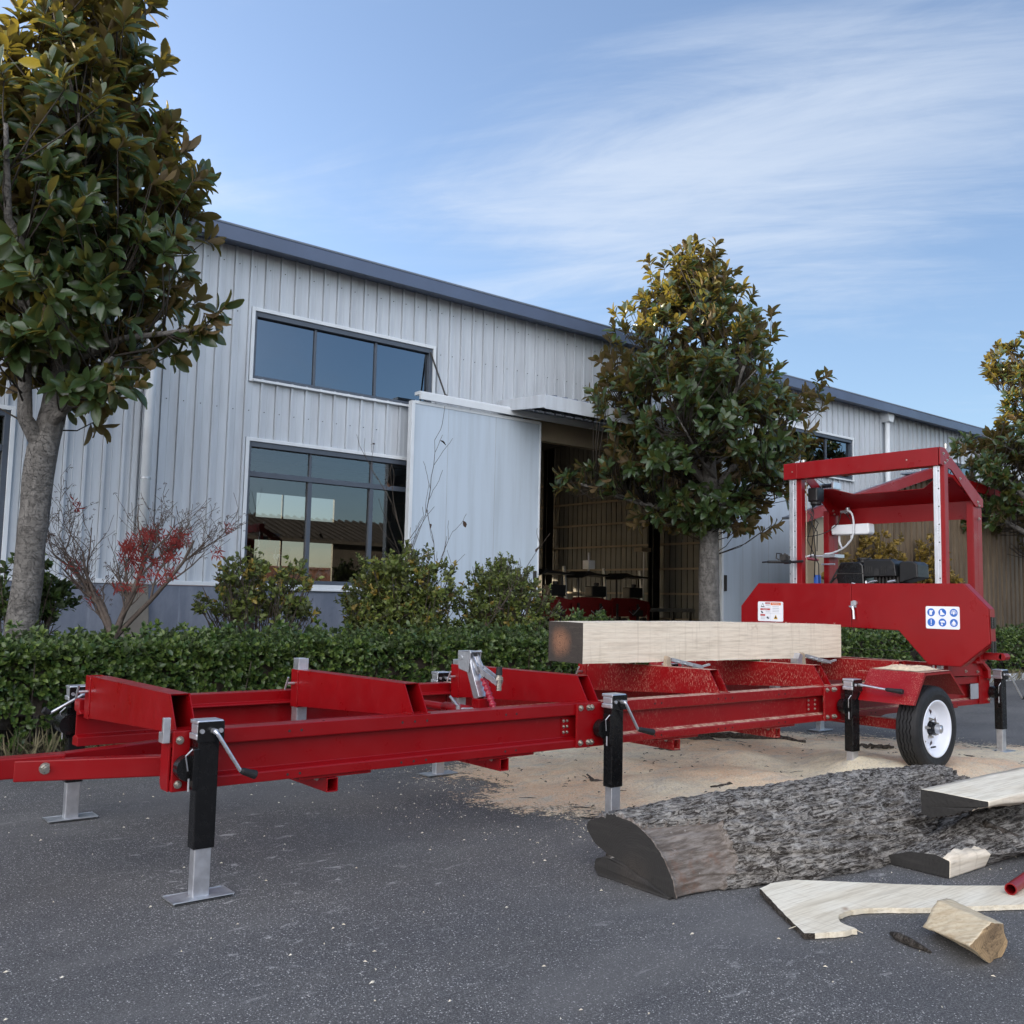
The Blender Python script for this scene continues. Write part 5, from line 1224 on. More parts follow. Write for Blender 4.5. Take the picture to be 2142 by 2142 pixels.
for yy, zz, r_, m_ in ((5.432, 1.195, .021, 'sticker_ink'), (5.29, 1.088, .023, 'sticker_yellow')):
    q = MB(); q._add([(XS, yy-r_, zz-r_*.8), (XS, yy+r_, zz-r_*.8), (XS, yy, zz+r_)], [(0, 1, 2)]); q.build('warning_triangle', MAT[m_], st2, normals=False)
    q = MB(); r2 = r_*.62; q._add([(XS-.0005, yy-r2, zz-r2*.72-.001), (XS-.0005, yy+r2, zz-r2*.72-.001), (XS-.0005, yy, zz+r2)], [(0, 1, 2)]); q.build('triangle_field', MAT['sticker_white' if m_ == 'sticker_ink' else 'sticker_ink'], st2, normals=False)
q = MB()
for (a, b) in ((5.44, 1.132), (5.375, 1.082)): q._add([(XS, a-.014, b-.010), (XS, a+.002, b-.012), (XS, a+.014, b+.004), (XS, a+.004, b+.012), (XS, a-.006, b+.004)], [(0, 1, 2, 3, 4)])
q.build('hand_pictogram', MAT['sticker_ink'], st2, normals=False)
def lettering(txt, y, z, size, m_, parent):
    cu_ = bpy.data.curves.new('lettering', 'FONT'); cu_.body = txt; cu_.size = size; cu_.align_x = 'CENTER'; cu_.extrude = 0
    o_ = bpy.data.objects.new('tmp', cu_); COL.objects.link(o_); dg = bpy.context.evaluated_depsgraph_get()
    me = bpy.data.meshes.new_from_object(o_.evaluated_get(dg)); bpy.data.objects.remove(o_)
    for v in me.vertices: a, b = v.co.x, v.co.y; v.co = (XS-.0008, y-a, z+b)
    me.materials.clear(); me.materials.append(MAT[m_]); link(me, 'lettering', parent)
lettering('WARNING', 5.29, 1.202, .017, 'sticker_white', st2); lettering('DANGER', 5.378, 1.208, .011, 'sticker_white', st2); lettering('DANGER', 5.405, 1.154, .013, 'sticker_white', st2)

# --- mast: front posts with aluminium guides, top beam, rear posts, struts
def post(y0, y1, ya0, ya1):
    s = MB(); s.prism([(7.50, y0), (7.56, y0), (7.56, y1), (7.50, y1)], 2, .70, 2.36); p = part('mast_post', s, RED, bevel=.003)
    s = MB()
    for q0, q1, d_ in ((0, .3, 0), (.3, .42, .004), (.42, 1, 0)): s.box(7.494-.006+d_, 7.4995, ya0+(ya1-ya0)*q0, ya0+(ya1-ya0)*q1, .72, 2.355)
    s.build('slide_rail', MAT['alu'], p, bevel=.0015)
    s = MB()
    for k in range(7): s.cyl((7.487, ya0+(ya1-ya0)*.2, 1.44+k*.145), .006, .004, 'x', 8)
    s.build('rail_screws', MAT['interior_dark'], p)
post(3.779, 3.864, 3.812, 3.866); post(5.117, 5.236, 5.165, 5.238)
s = MB(); s.prism([(7.452, 2.352), (7.452, 2.497), (7.456, 2.501), (7.56, 2.501), (7.56, 2.352)], 1, 3.805, 5.275); tb = part('top_beam', s, RED, bevel=.003)
s = MB()
for yy, zz in ((4.07, 2.42), (5.18, 2.42)): s.cyl((7.452, yy, zz), .006, -.005, 'x', 8)
s.build('bolt', MAT['bolt_steel'], tb)
for y0, xr in ((3.785, 8.02), (5.13, 7.98)):
    y1 = y0+.012
    s = MB(); s.prism([(7.45, 2.36), (7.45, 2.50), (7.53, 2.50), (7.66, 2.415), (xr+.15, 2.13), (xr+.15, 2.06), (xr+.02, 2.06), (7.63, 2.33), (7.56, 2.34)], 1, y0, y1)
    s.prism([(7.66, 2.415), (xr+.15, 2.13), (xr+.15, 2.122), (7.655, 2.405)], 1, y0+.012, y0+.07); st = part('mast_strut', s, RED, bevel=.002)
    for bx, bz in ((7.50, 2.45), (7.56, 2.40), (7.52, 2.375), (7.60, 2.43), (7.77, 2.27), (xr+.05, 2.10), (xr+.07, 2.07), (xr+.07, 1.96)):
        b = MB(); hexbolt(b, (bx, y0, bz), 'y', .008, .008); b.build('bolt', MAT['bolt_steel'], st)
    s = MB(); s.box(xr, xr+.07, y0+.014, y0+.02, .75, 2.10); s.box(xr+.07, xr+.15, y0+.014, y0+.074, .75, 2.115); s.box(xr, xr+.006, y0+.02, y0+.074, .75, 2.1); part('rear_post', s, RED, bevel=.003)
    b = MB(); b.cyl((7.60, y0+.03, 2.505), .012, .04, 'z', 8); b.tube([(7.60, y0+.03, 2.53), (7.63, y0+.03, 2.545)], .008, 6); b.build('bolt', MAT['bolt_steel'], st)
s = MB(); s.prism([(3.86, 1.95), (3.86, 2.125), (5.13, 2.125), (5.13, 1.965), (3.93, 1.965), (3.90, 1.95)], 0, 8.12, 8.126); part('rear_panel', s, RED, bevel=.001)
s = MB()
sp = [(8.12, 5.14, 2.118), (8.12, 3.86, 2.118), (7.79, 3.86, 2.288), (7.79, 4.01, 2.284), (7.90, 4.17, 2.224), (7.906, 4.68, 2.221), (7.90, 4.83, 2.224), (7.81, 4.98, 2.271), (7.79, 5.14, 2.283)]
s._add(sp+[(a, b, c+.006) for a, b, c in sp], [tuple(range(9)), tuple(range(9, 18))]+[(i, (i+1) % 9, 9+(i+1) % 9, 9+i) for i in range(9)]); part('hood_plate', s, RED)
# winch and cable
w_ = MB(); w_.box(7.80, 7.93, 4.98, 5.00, 2.285, 2.345); w_.box(7.80, 7.93, 5.13, 5.15, 2.285, 2.345); w_.box(7.80, 7.93, 4.98, 5.15, 2.28, 2.292); W1 = part('winch', w_, MAT['zinc'], bevel=.003)
w_ = MB(); w_.tube([(7.865, 5.0, 2.32), (7.865, 5.13, 2.32)], .022, 14); w_.build('winch_drum', MAT['black_paint'], W1)
w_ = MB(); w_.tube([(7.86, 5.10, 2.335), (7.55, 5.17, 2.47)], .003, 6); w_.build('cable', MAT['dark_steel'], W1)
w_ = MB(); w_.box(7.60, 7.72, 5.02, 5.12, 2.15, 2.28); w_.cyl((7.66, 5.07, 2.12), .05, .05, 'z', 14); W2 = part('control_box', w_, MAT['black_plastic'], bevel=.012)
for k, (a, b_) in enumerate(((-.04, -.30), (.0, -.42), (.03, -.25), (.05, -.55))):
    w_ = MB(); w_.tube([(7.64+a*.5, 5.07+a, 2.13), (7.62+a, 5.10, 2.05), (7.60, 5.06+a*1.3, 2.13+b_*.6), (7.66+a, 5.08, 2.13+b_), (7.7, 5.12-a, 2.05+b_*1.4)], .0045, 6); w_.build('cable', MAT['black_plastic'], W2, smooth=True)
for yy in (5.085, 3.885):
    w_ = MB(); w_.tube([(7.53, yy, 1.0), (7.53, yy, 2.36)], .0035, 6); part('lift_cable', w_, MAT['rope_wood'])
# lubricant tank, valve and hoses
t_ = MB(); t_.prism([(5.135, 1.87), (4.76, 1.862), (4.742, 1.88), (4.748, 1.965), (5.115, 1.962), (5.138, 1.94)], 0, 8.0, 8.1); T1 = part('water_tank', t_, MAT['white_plastic'], bevel=.014)
t_ = MB(); t_.tube([(8.05, 5.08, 1.87), (8.05, 5.08, 1.81), (8.04, 5.06, 1.77)], .010, 8); t_.build('tank_outlet', MAT['white_plastic'], T1, smooth=True)
t_ = MB(); t_.cyl((8.05, 4.95, 1.84), .012, .03, 'z', 8); t_.build('tank_outlet', MAT['white_plastic'], T1)
V = MB(); V.cyl((8.03, 5.0, 2.085), .02, .05, 'x', 12); V.tube([(8.03, 5.05, 2.085), (8.03, 4.95, 2.09)], .013, 10); V.cyl((8.03, 4.975, 2.09), .018, .03, 'z', 10); V1 = part('valve', V, MAT['galv'])
def hose(pts, r_, m_, parent):
    P = [Vector(p) for p in pts]; q = []
    for i in range(len(P)-1):
        p0, p1, p2, p3 = P[max(i-1, 0)], P[i], P[i+1], P[min(i+2, len(P)-1)]
        for j in range(6):
            s_ = j/6; q.append(.5*((2*p1)+(p2-p0)*s_+(2*p0-5*p1+4*p2-p3)*s_*s_+(3*p1-p0-3*p2+p3)*s_**3))
    q.append(P[-1]); mm = MB(); mm.tube(q, r_, 8); return mm.build('hose', MAT[m_], parent, smooth=True)
XH = 7.98
hose([(XH, 4.95, 2.09), (XH, 4.905, 2.06), (XH, 4.885, 1.96), (XH, 4.90, 1.84), (XH, 4.98, 1.75), (XH, 5.10, 1.70), (XH, 5.19, 1.69)], .009, 'hose_clear', V1)
hose([(8.04, 5.06, 1.77), (8.02, 5.03, 1.745), (8.0, 4.98, 1.76), (7.99, 4.94, 1.80)], .008, 'hose_clear', T1)
hose([(7.9, 5.25, 1.68), (7.85, 5.30, 1.66), (7.8, 5.32, 1.60), (7.8, 5.325, 1.45), (7.8, 5.325, 1.39)], .009, 'hose_clear', V1)
hose([(8.02, 5.04, 2.08), (8.0, 5.06, 1.98), (7.95, 5.14, 1.90), (7.9, 5.25, 1.86), (7.85, 5.34, 1.855)], .004, 'black_plastic', V1)
hose([(8.02, 4.99, 2.07), (8.02, 4.94, 2.0), (8.02, 4.92, 1.95)], .004, 'black_plastic', V1)
c = MB(); c.box(7.94, 8.10, 5.06, 5.19, 1.655, 1.685); c.tube([(7.98, 5.16, 1.67), (7.9, 5.30, 1.665), (7.85, 5.34, 1.66)], .01, 8); c.tube([(7.94, 5.06, 1.59), (7.94, 5.20, 1.59)], .007, 8); part('hose_bracket', c, MAT['zinc'])
c = MB(); c.tube([(7.60, 5.13, 1.63), (7.9, 5.22, 1.63)], .014, 10); part('push_rod', c, MAT['red_grip'])
c = MB(); c.tube([(7.30, 5.10, 1.585), (7.30, 5.16, 1.585)], .018, 12); c.tube([(7.30, 5.16, 1.585), (7.30, 5.34, 1.59)], .013, 12); c.tube([(7.30, 5.34, 1.59), (7.30, 5.40, 1.587)], .008, 10)
for k in range(6): c.cyl((7.30, 5.20+k*.022, 1.583), .016, .014, 'z', 6)
c.tube([(7.30, 5.15, 1.60), (7.28, 5.18, 1.66), (7.28, 5.23, 1.665), (7.28, 5.235, 1.62), (7.29, 5.21, 1.605)], .006, 8); c.tube([(7.5, 5.11, 1.60), (7.31, 5.10, 1.585)], .012, 8); part('throttle_handle', c, MAT['black_plastic'])
c = MB(); c.box(7.28, 7.33, 5.14, 5.20, 1.60, 1.655); c.tube([(7.30, 5.12, 1.58), (7.30, 5.11, 1.63), (7.30, 5.16, 1.66)], .009, 8); part('throttle_lever', c, MAT['dark_steel'], bevel=.006)
c = MB(); c.cyl((7.9, 5.22, 1.36), .033, .12, 'z', 20); c.cyl((7.9, 5.22, 1.48), .028, .008, 'z', 20); part('spray_can', c, MAT['blue_can'])
# engine
e = MB(); e.prism([(4.955, 1.395), (4.975, 1.47), (4.965, 1.535), (4.93, 1.60), (4.73, 1.602), (4.70, 1.57), (4.69, 1.395)], 0, 7.82, 8.06); EN = part('engine', e, MAT['black_paint'], bevel=.014)
e = MB(); e.box(7.815, 8.065, 4.688, 4.978, 1.492, 1.500); e.build('tank_seam', MAT['dark_steel'], EN, bevel=.002)
e = MB(); e.cyl((7.94, 4.76, 1.60), .055, .022, 'z', 24); e.cyl((7.94, 4.76, 1.622), .062, .020, 'z', 24); e.build('fuel_cap', MAT['black_plastic'], EN, bevel=.003)
e = MB(); e.prism([(4.685, 1.465), (4.685, 1.615), (4.42, 1.612), (4.39, 1.585), (4.375, 1.47)], 0, 7.80, 8.0); e.prism([(4.68, 1.612), (4.45, 1.612), (4.45, 1.625), (4.67, 1.628)], 0, 7.86, 7.96); e.build('recoil_cover', MAT['black_plastic'], EN, bevel=.012)
e = MB()
for k in range(4): e.box(7.796, 7.801, 4.655-k*.020, 4.665-k*.020, 1.495, 1.56)
for k in range(3): e.box(7.796, 7.801, 4.505-k*.020, 4.515-k*.020, 1.495, 1.56)
e.box(7.795, 7.80, 4.53, 4.58, 1.478, 1.535); e.cyl((7.795, 4.415, 1.545), .021, .006, 'x', 18); e.build('vents', MAT['interior_dark'], EN)
e = MB(); e.prism([(4.37, 1.41), (4.37, 1.585), (4.345, 1.60), (4.24, 1.598), (4.205, 1.575), (4.20, 1.455), (4.23, 1.45)], 0, 7.84, 8.04); e.build('air_filter', MAT['black_plastic'], EN, bevel=.010)
e = MB(); e.box(7.86, 8.0, 4.36, 4.62, 1.30, 1.47)
for k in range(7): e.box(7.83, 8.02, 4.37+k*.034, 4.384+k*.034, 1.33, 1.465)
e.build('cylinder', MAT['dark_steel'], EN)
e = MB(); e.tube([(7.8, 4.66, 1.405), (7.8, 4.60, 1.425), (7.8, 4.55, 1.43)], .007, 8); e.cyl((7.8, 4.66, 1.39), .010, .04, 'z', 8); e.tube([(7.8, 4.45, 1.42), (7.8, 4.38, 1.43)], .012, 8); e.tube([(7.8, 4.80, 1.41), (7.8, 4.73, 1.395)], .007, 8); e.build('linkage', MAT['zinc'], EN)
e = MB(); e.tube([(7.9, 4.98, 1.50), (7.9, 5.05, 1.44), (7.9, 5.12, 1.38)], .008, 6); e.tube([(7.88, 4.99, 1.54), (7.88, 5.06, 1.43), (7.88, 5.10, 1.36)], .008, 6); e.box(7.8, 7.95, 4.3, 5.15, 1.28, 1.30); e.build('mount', MAT['dark_steel'], EN)
# carriage
c = MB(); c.box(7.10, 8.22, 3.872, 3.932, .66, .735); c.box(7.10, 8.22, 5.22, 5.28, .66, .735); c.box(8.02, 8.1, 3.93, 5.22, .66, .735); c.box(7.46, 7.54, 3.93, 5.22, .66, .735); part('carriage_frame', c, RDD, bevel=.004)
c = MB(); c.prism([(7.42, .66), (7.42, .78), (7.56, .86), (8.06, .84), (8.20, .72), (8.20, .645)], 1, 3.835, 3.848); part('side_plate', c, RED, bevel=.003)
c = MB(); c.box(7.60, 7.76, 3.826, 3.836, .745, .775); part('plate_slot', c, MAT['interior_dark'])
c = MB(); c.prism([(7.98, .845), (8.02, .845), (8.27, .70), (8.27, .62), (8.23, .62), (8.22, .69)], 1, 3.80, 3.87); part('wiper_plate', c, RED, bevel=.003)
c = MB(); c.box(7.5, 7.58, 3.36, 3.50, .815, .87); c.cyl((7.5, 3.36, .8425), .0275, .08, 'x', 16); c.box(7.45, 7.56, 3.50, 3.84, .80, .86); part('guide_arm', c, RED, bevel=.004)
for xx in (7.25, 8.0):
    for yy in (3.902, 5.25): c = MB(); c.cyl((xx, yy-.02, .668), .03, .04, 'y', 18); part('roller', c, MAT['zinc'])
for xx, zz in ((7.5, .71), (7.9, .69), (8.1, .68), (7.46, .75)): c = MB(); hexbolt(c, (xx, 3.835, zz), 'y', .009, .012); part('bolt', c, MAT['bolt_steel'])
c = MB(); c.box(7.43, 7.50, 3.83, 3.87, .62, .79); part('guide_bar', c, MAT['zinc'], bevel=.002)

# ------------------------------------------------------------------ timber and logs
rng = np.random.default_rng(61)
def loft(sections, name, mats, parent=None, cap=(1, 1), side_mat=None, smooth=True, capmat=1):
    """sections: list of equal-length rings of 3D points"""
    n = len(sections[0]); v = [p for s_ in sections for p in s_]; f = []; mi = []
    for j in range(len(sections)-1):
        for i in range(n):
            f.append((j*n+i, j*n+(i+1) % n, (j+1)*n+(i+1) % n, (j+1)*n+i)); mi.append(side_mat(j, i) if side_mat else 0)
    if cap[0]: f.append(tuple(range(n))[::-1]); mi.append(capmat)
    if cap[1]: f.append(tuple((len(sections)-1)*n+i for i in range(n))); mi.append(capmat)
    me = bpy.data.meshes.new(name); me.from_pydata(v, [], f)
    for q in mats: me.materials.append(MAT[q])
    me.polygons.foreach_set('material_index', mi)
    if smooth: me.polygons.foreach_set('use_smooth', [len(p) == 4 for p in f])
    me.update(); import bmesh
    bm = bmesh.new(); bm.from_mesh(me); bmesh.ops.recalc_face_normals(bm, faces=bm.faces[:]); bm.to_mesh(me); bm.free()
    return link(me, name, parent)
def resample(P, n):
    P = np.array(P, float); d_ = np.r_[0, np.cumsum(np.linalg.norm(np.diff(P, axis=0), axis=1))]; t_ = np.linspace(0, d_[-1], n)
    return np.stack([np.interp(t_, d_, P[:, k]) for k in range(P.shape[1])], 1)
def fbm(x, y, z, o=4):
    return sum(mn.noise(Vector((x*2**k, y*2**k, z*2**k)))*.5**k for k in range(o))
def sstep(a, b, x): x = max(0, min(1, (x-a)/(b-a))); return x*x*(3-2*x)

# squared beam on the bunks
secs = []
for i in range(61):
    s_ = i/60; x = 4.165+2.89*s_; zb = .803-.018*s_; zt = 1.06-.012*s_+.010*math.sin(PI*s_)+.003*fbm(x*3, 0, 0); y0 = 4.445+.006*fbm(x*2, 3, 0); y1 = 4.775+.006*fbm(x*2, 9, 0)
    w = .0035*fbm(x*9, 1, 1)
    secs.append([(x, y0, zb+w), (x, y0-.002, (zb+zt)/2), (x, y0, zt), (x, (y0+y1)/2, zt+.002), (x, y1, zt), (x, y1, zb), (x, (y0+y1)/2, zb)])
bt = loft(secs, 'timber_beam', ('wood_beam', 'beam_end'), smooth=False)
tag(bt, 'long squared pale timber with a dark knotty end lying across the red bunks', 'timber')
# stub of loose fibres along its top edge
s = MB()
for _ in range(90):
    x = rng.uniform(4.2, 7.0); y = 4.448; z = 1.058 if rng.random() < .6 else .80
    s.tube([(x, y, z), (x+rng.normal(0, .015), y-.004, z+rng.normal(0, .006)+(.006 if z > 1 else -.006))], .0012, 3, False)
s.build('wood_fibres', MAT['wood_slab'], bt)

# big slab log: flat face leaning on a thin slab, bark above
ARC = [(3.212, .192), (3.196, .222), (3.107, .258), (3.006, .276), (2.909, .268), (2.814, .224), (2.736, .155), (2.684, .075), (2.664, .004)]
arc = resample(ARC, 96); flat = resample([ARC[-1], (2.85, .033), (3.032, .086), (3.15, .128), ARC[0]], 26)[1:-1]
def bark_h(x, a, amp=1.):
    r1 = 1-abs(mn.noise(Vector((x*3.2+a*4, a*20-x*1.5, 3)))*2.4); r2 = mn.noise(Vector((x*13+a*9, a*38-x*3, 8))); r3 = mn.noise(Vector((x*40, a*70, 1)))
    return amp*(.026*(r1-.5)+.012*r2+.007*r3+.02*mn.noise(Vector((x*1.6, a*2, 5))))
secs = []; NX = 300; L0, L1 = 3.04, 5.75; strip = {}
for j in range(NX+1):
    x = L0+(L1-L0)*j/NX; sh = -.125*sstep(3.05, 4.2, x)+.10*sstep(4.4, 5.7, x); sc_ = 1+.12*sstep(3.1, 3.7, x)-.22*sstep(4.7, 5.8, x); ring = []
    for i, (y, z) in enumerate(arc):
        a = i/95; cy_, cz_ = 2.93, .06; edge = 3.05+.37*sstep(.50, .60, a)-.12*sstep(.8, 1, a)+.05*mn.noise(Vector((a*6, 0, 0)))
        bare = x < edge; strip[(j, i)] = bare
        h = bark_h(x, a, .25 if bare else 1.)+(-.014 if bare else .0)
        if j < 2: h *= .55
        dy_, dz_ = y-cy_, z-cz_; L = math.hypot(dy_, dz_)+1e-6; bulge = .05*sstep(.55, .95, a)*sstep(3.3, 3.9, x)
        ring.append((x, cy_+dy_*sc_+dy_/L*(h+bulge)+sh, max(.003, cz_+dz_*sc_+dz_/L*h)))
    for (y, z) in flat: ring.append((x, 2.93+(y-2.93)*sc_+sh, max(.002, .06+(z-.06)*sc_)))
    secs.append(ring)
lg = loft(secs, 'slab_log', ('bark', 'log_end', 'stripped_wood'), side_mat=lambda j, i: (1 if i >= 95 else 2 if strip.get((j, i)) else 0))
tag(lg, 'largest half log with rough grey bark and a dark sawn end, lying on the asphalt', 'log')
# thin slab under it
def slab(name, label, x0, x1, poly_fn, mats, side, nseg=60, group=None):
    secs = [poly_fn(x0+(x1-x0)*j/nseg) for j in range(nseg+1)]
    o = loft(secs, name, mats, side_mat=side); return tag(o, label, 'slab', group)
def under(x):
    sh = -.10*sstep(3.05, 4.0, x); P = resample([(3.105, .003), (3.135, .03), (3.115, .072), (3.06, .096), (2.98, .086), (2.69, .004)], 30)
    return [(x+.003*math.sin(i), y+sh+.004*mn.noise(Vector((x*8, i*.3, 0))), max(.003, z+.006*mn.noise(Vector((x*12, i*.5, 2))))) for i, (y, z) in enumerate(P)]
slab('wood_slab', 'thin dark wedge of wood pinned under the end of the largest half log', 3.02, 3.9, under, ('bark', 'log_end'), lambda j, i: 0 if i < 10 else 1)
# right slab, flat side down, bark dome above
def rslab(x):
    k = sstep(4.3, 5.3, x); P = resample([(2.172+.0*k, .004), (2.169-.10*k, .078-.05*k), (2.233, .094+.05*k), (2.355, .082+.13*k), (2.471, .04+.10*k), (2.52+.05*k, .004)], 60); out = []
    for i, (y, z) in enumerate(P):
        h = 0
        if i > 8: h = bark_h(x, i/60+3, .8)*sstep(4.28, 4.34, x)
        out.append((x, y+.35*h, max(.003, z+h)))
    return out
slab('wood_slab', 'bark-topped slab with a low dark end and pale sawn flank, right of the largest half log', 4.285, 6.6, rslab, ('bark', 'log_end', 'wood_beam'), lambda j, i: 2 if (i < 14 and j < 22) else 0, 150)
# pale slab, bark side down, propped on the others
def lslab(x):
    k = sstep(4.6, 5.2, x)
    P = resample([(2.466+.01*k, .312), (2.14-.01*k, .308)], 10).tolist()+resample([(2.138-.01*k, .305), (2.138-.01*k, .285-.03*k), (2.20, .268-.03*k), (2.316, .218), (2.421, .187), (2.468, .207), (2.468, .30)], 46).tolist()
    out = []
    for i, (y, z) in enumerate(P):
        h = bark_h(x, i/40+7, .7) if 17 < i < 50 else 0
        out.append((x+(.01*mn.noise(Vector((i*.2, 0, 0))) if x < 4.62 else 0), y+.004*mn.noise(Vector((x*4, i*.1, 4))), z+(-abs(h) if 17 < i < 50 else 0)+.0015*mn.noise(Vector((x*6, y*20, 0)))))
    return out
slab('wood_slab', 'thick slab with a fresh white sawn top propped on top of the pile at the right edge', 4.60, 6.5, lslab, ('wood_slab', 'log_end', 'bark_dark', 'wood_beam'), lambda j, i: 0 if i < 9 else (3 if i < 20 else 2 if i < 50 else 3), 90)
# torn forked piece of bark beside it
s = MB()
for pts, r_ in (([(4.86, 2.28, .15), (4.95, 2.22, .10), (5.06, 2.16, .05), (5.12, 2.12, .02)], [.018, .022, .018, .006]), ([(4.88, 2.27, .13), (5.0, 2.30, .12), (5.12, 2.22, .06), (5.18, 2.16, .02)], [.010, .016, .014, .005]), ([(5.02, 2.19, .07), (5.08, 2.24, .10), (5.2, 2.26, .12)], [.008, .014, .006])):
    q = resample(pts, 14); rr_ = np.interp(np.linspace(0, 1, 14), np.linspace(0, 1, len(r_)), r_); s.tube([(a+rng.normal(0, .003), b+rng.normal(0, .003), c+rng.normal(0, .003)) for a, b, c in q], list(rr_), 7)
tag(s.build('torn_bark', MAT['bark_dark'], None, smooth=True), 'dark torn bark splinter forked over the bark-topped slab', 'bark')
# flat plank with a bite-shaped cut
OUT = [(3.358, 2.50), (3.076, 2.096), (3.13, 2.065), (3.225, 2.021), (3.262, 2.022), (3.276, 2.010), (3.283, 2.03), (3.285, 2.06), (3.30, 2.095), (3.335, 2.125), (3.38, 2.145), (3.44, 2.148), (3.523, 2.126), (3.60, 2.078), (3.68, 2.02), (3.754, 1.972), (3.90, 1.893), (4.108, 1.778), (4.28, 1.69), (4.56, 1.80), (4.379, 1.893), (4.1, 2.09), (3.874, 2.281), (3.72, 2.39), (3.579, 2.495), (3.46, 2.52)]
q = resample(OUT+[OUT[0]], 180)[:-1]; q = [(x+.004*mn.noise(Vector((x*40, y*40, 0))), y+.004*mn.noise(Vector((x*40, y*40, 5)))) for x, y in q]
n = len(q); v = []
for dz_, gx in ((.004, 0.004), (.024, 0)):
    for x, y in q: v.append((x+gx*mn.noise(Vector((x*30, y*30, 1))), y, dz_+(.012*sstep(2.2, 2.5, y) if dz_ > .01 else .006*sstep(2.3, 2.5, y))))
me = bpy.data.meshes.new('plank'); f = [tuple(range(n))[::-1], tuple(range(n, 2*n))]+[(i, (i+1) % n, n+(i+1) % n, n+i) for i in range(n)]
me.from_pydata(v, [], f); me.materials.append(MAT['wood_slab']); me.materials.append(MAT['bark_dark'])
me.polygons.foreach_set('material_index', [0, 0]+[1 if i < n*.145 else 0 for i in range(n)])
import bmesh
bm = bmesh.new(); bm.from_mesh(me); bmesh.ops.recalc_face_normals(bm, faces=bm.faces[:]); bmesh.ops.triangulate(bm, faces=[x for x in bm.faces if len(x.verts) > 4]); bm.to_mesh(me); bm.free()
pk = link(me, 'plank'); tag(pk, 'flat pale plank with a curved bite cut out of its edge, lying on the asphalt', 'plank')
s = MB()
for _ in range(120):
    i = int(rng.integers(20, n)); x, y = q[i]; s.tube([(x, y, .02), (x+rng.normal(0, .012), y+rng.normal(-.004, .01), rng.uniform(.008, .024))], .0011, 3, False)
s.build('loose_fibres', MAT['wood_slab'], pk)
# short chunk
Fp = [(3.418, .132), (3.521, .108), (3.530, .045), (3.498, .003), (3.395, .003), (3.266, .086)]; Bp = [(3.575, .112), (3.68, .10), (3.69, .04), (3.66, .003), (3.56, .003), (3.47, .035)]
secs = []
a_ = resample(Fp+[Fp[0]], 43)[:-1]; b_ = resample(Bp+[Bp[0]], 43)[:-1]
for j in range(21):
    t_ = j/20; secs.append([(p[0]*(1-t_)+r_[0]*t_+.003*mn.noise(Vector((i*.5, t_*4, 0)))+(.012*mn.noise(Vector((i*.3, 1, 1))) if j in (0, 20) else 0), 1.59+.27*t_+(.01*mn.noise(Vector((p[0]*12, p[1]*12, 0))) if j in (0, 20) else 0), max(.003, p[1]*(1-t_)+r_[1]*t_+.004*mn.noise(Vector((t_*5, i*.6, 3))))) for i, (p, r_) in enumerate(zip(a_, b_))])
ck = loft(secs, 'wood_chunk', ('wood_chunk', 'chunk_end', 'bark_dark'), side_mat=lambda j, i: (0 if (i < 7 or i > 34) else 0))
tag(ck, 'short split chunk of yellowish firewood with a brown heart, front right on the asphalt', 'firewood')
s = MB(); s.tube([(3.372, 1.93, .012), (3.350, 1.89, .016), (3.335, 1.83, .014), (3.325, 1.755, .006)], [.008, .016, .014, .004], 7)
tag(s.build('bark_stick', MAT['bark_dark'], None, smooth=True), 'small brown bark stick on the asphalt beside the yellowish chunk', 'stick')
s = MB(); a = Vector((4.190, 1.865, .026)); b = Vector((5.3, 2.03, .026)); dd = (b-a).normalized(); vs = []
for e_, r_ in ((a, .024), (b, .024), (b, .019), (a, .019)):
    sd = dd.cross(Vector((0, 0, 1))).normalized(); u_ = sd.cross(dd); vs += [e_+(sd*math.cos(2*PI*k/24)+u_*math.sin(2*PI*k/24))*r_ for k in range(24)]
s._add(vs, [(r_*24+k, r_*24+(k+1) % 24, ((r_+1) % 4)*24+(k+1) % 24, ((r_+1) % 4)*24+k) for r_ in range(4) for k in range(24)])
tag(s.build('steel_pipe', RED, None, smooth=False, loc=(0, 0, .022)), 'red steel pipe lying on the plank at the right edge', 'pipe')
# bark scraps on and around the sawdust
def scrap(pts, r_, label, seed):
    g_ = np.random.default_rng(seed); q = resample([(x, y, z) for x, y, z in pts], 16)
    rr_ = r_*np.sin(np.linspace(.25, 2.9, 16))**.6; s = MB()
    q = [(a+g_.normal(0, r_*.35), b+g_.normal(0, r_*.35), max(.004, c+g_.normal(0, r_*.25))) for a, b, c in q]; s.tube(q, [float(v_*g_.uniform(.6, 1.2)) for v_ in rr_], 6)
    o = s.build('bark_scrap', MAT['bark_dark'], None); return tag(o, label, 'bark', 'bark scraps strewn on the sawdust')
scrap([(4.54, 4.78, .03), (4.42, 4.60, .03), (4.49, 4.42, .03)], .015, 'dark bark scrap on the sawdust just left of the second jack leg', 1)
scrap([(4.86, 3.99, .04), (5.0, 3.96, .045), (5.16, 3.95, .04)], .017, 'blackest bark scrap in the middle of the tan sawdust behind the largest log', 2)
scrap([(5.70, 5.26, .045), (5.81, 5.07, .045)], .026, 'stubby bark scrap on the sawdust under the rail between two cross members', 3)
scrap([(6.6, 5.7, .045), (7.0, 5.3, .05), (7.15, 4.85, .05)], .035, 'long dark bark strip far back on the sawdust under the bed', 4)
scrap([(6.3, 5.85, .03), (6.5, 5.55, .04), (6.6, 5.3, .04)], .035, 'thick bark strip on the sawdust between the two hindmost cross members', 5)
scrap([(7.36, 4.47, .05), (7.49, 4.25, .05)], .02, 'bark strip on the sawdust just left of the wheel', 6)
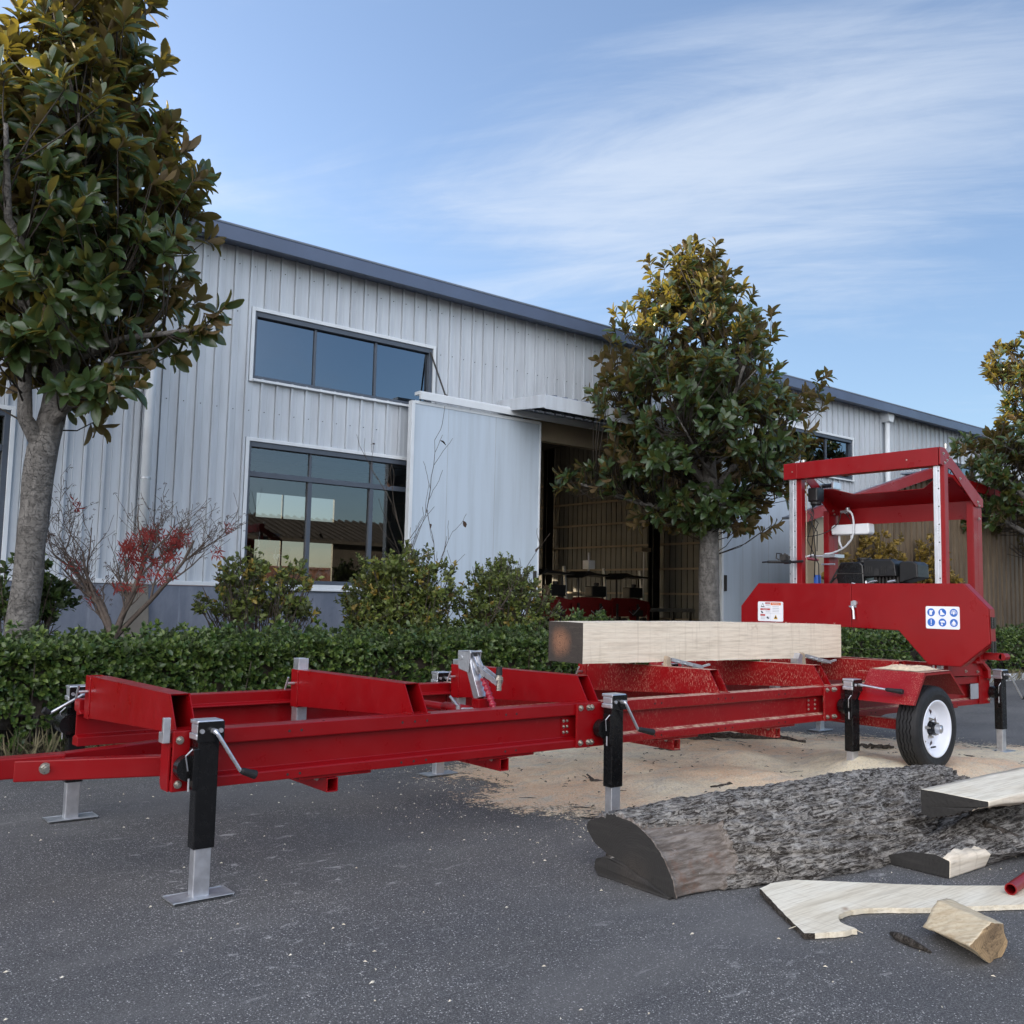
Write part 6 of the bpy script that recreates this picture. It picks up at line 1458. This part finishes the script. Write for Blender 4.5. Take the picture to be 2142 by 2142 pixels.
scrap([(7.74, 3.82, .03), (7.66, 3.60, .03), (7.56, 3.385, .03)], .022, 'long bark strip at the right of the wheel by the last jack', 7)
scrap([(6.9, 3.52, .08), (6.98, 3.40, .08)], .016, 'bark scrap on the sawdust heap under the tyre', 8)
scrap([(3.28, 3.31, .012), (3.25, 3.20, .012), (3.3, 3.10, .015)], .02, 'black splinter on bare asphalt beside the sawn end of the largest log', 9)
scrap([(3.75, 3.95, .012), (3.85, 3.88, .012), (3.95, 3.80, .01)], .012, 'thin dark splinter on the bare asphalt before the second jack', 10)
# tiny crumbs, nobody could count them
cr = MB()
for _ in range(420):
    x = rng.normal(5.6, 1.3); y = rng.normal(4.5, .9)
    if poly_dist(x, y, PATCH) < -.15 or y < 2.8: continue
    a = rng.uniform(0, PI); L = rng.uniform(.004, .022); z = .028+.02*rng.random() if poly_dist(x, y, PATCH) > .2 else .008
    L *= 1+3*(rng.random() < .12); k_ = rng.normal(0, .3)*L; cr.tube([(x-L*math.cos(a), y-L*math.sin(a), z), (x+k_*math.sin(a), y-k_*math.cos(a), z+.004), (x+L*math.cos(a), y+L*math.sin(a), z)], [.0015, rng.uniform(.002, .005), .0015], 4)
tag(cr.build('bark_crumbs', MAT['bark_dark'], None), 'fine dark bark crumbs strewn over the sawdust', 'bark crumbs', kind='stuff')
ch = MB()
for _ in range(420):
    x = rng.uniform(.5, 7.5); y = rng.uniform(1.2, 6.5)
    if poly_dist(x, y, PATCH) > .1: continue
    a = rng.uniform(0, PI); L = rng.uniform(.002, .009)*(1+.8*(rng.random() < .1)); w_ = L*.6
    ch._add([(x-L*math.cos(a), y-L*math.sin(a), .004), (x+w_*math.sin(a), y-w_*math.cos(a), .005), (x+L*math.cos(a), y+L*math.sin(a), .004), (x, y, .009)], [(0, 1, 3), (1, 2, 3), (2, 0, 3)])
for _ in range(9000):
    i = int(rng.integers(len(PATCH))); a_, b_ = PATCH[i], PATCH[(i+1) % len(PATCH)]; q_ = rng.random()
    x = a_[0]+(b_[0]-a_[0])*q_+rng.normal(0, .42); y = a_[1]+(b_[1]-a_[1])*q_+rng.normal(0, .42)
    if poly_dist(x, y, PATCH) > .1 or x > 9 or mn.noise(Vector((x*2.2, y*3, 3))) < -.05: continue
    a = rng.uniform(0, PI); L = rng.uniform(.0015, .006)
    ch._add([(x-L*math.cos(a), y-L*math.sin(a), .004), (x+L*.6*math.sin(a), y-L*.6*math.cos(a), .005), (x+L*math.cos(a), y+L*math.sin(a), .004), (x, y, .008)], [(0, 1, 3), (1, 2, 3), (2, 0, 3)])
tag(ch.build('wood_chips', MAT['wood_slab'], None), 'scattered pale wood chips on the asphalt', 'wood chips', kind='stuff')
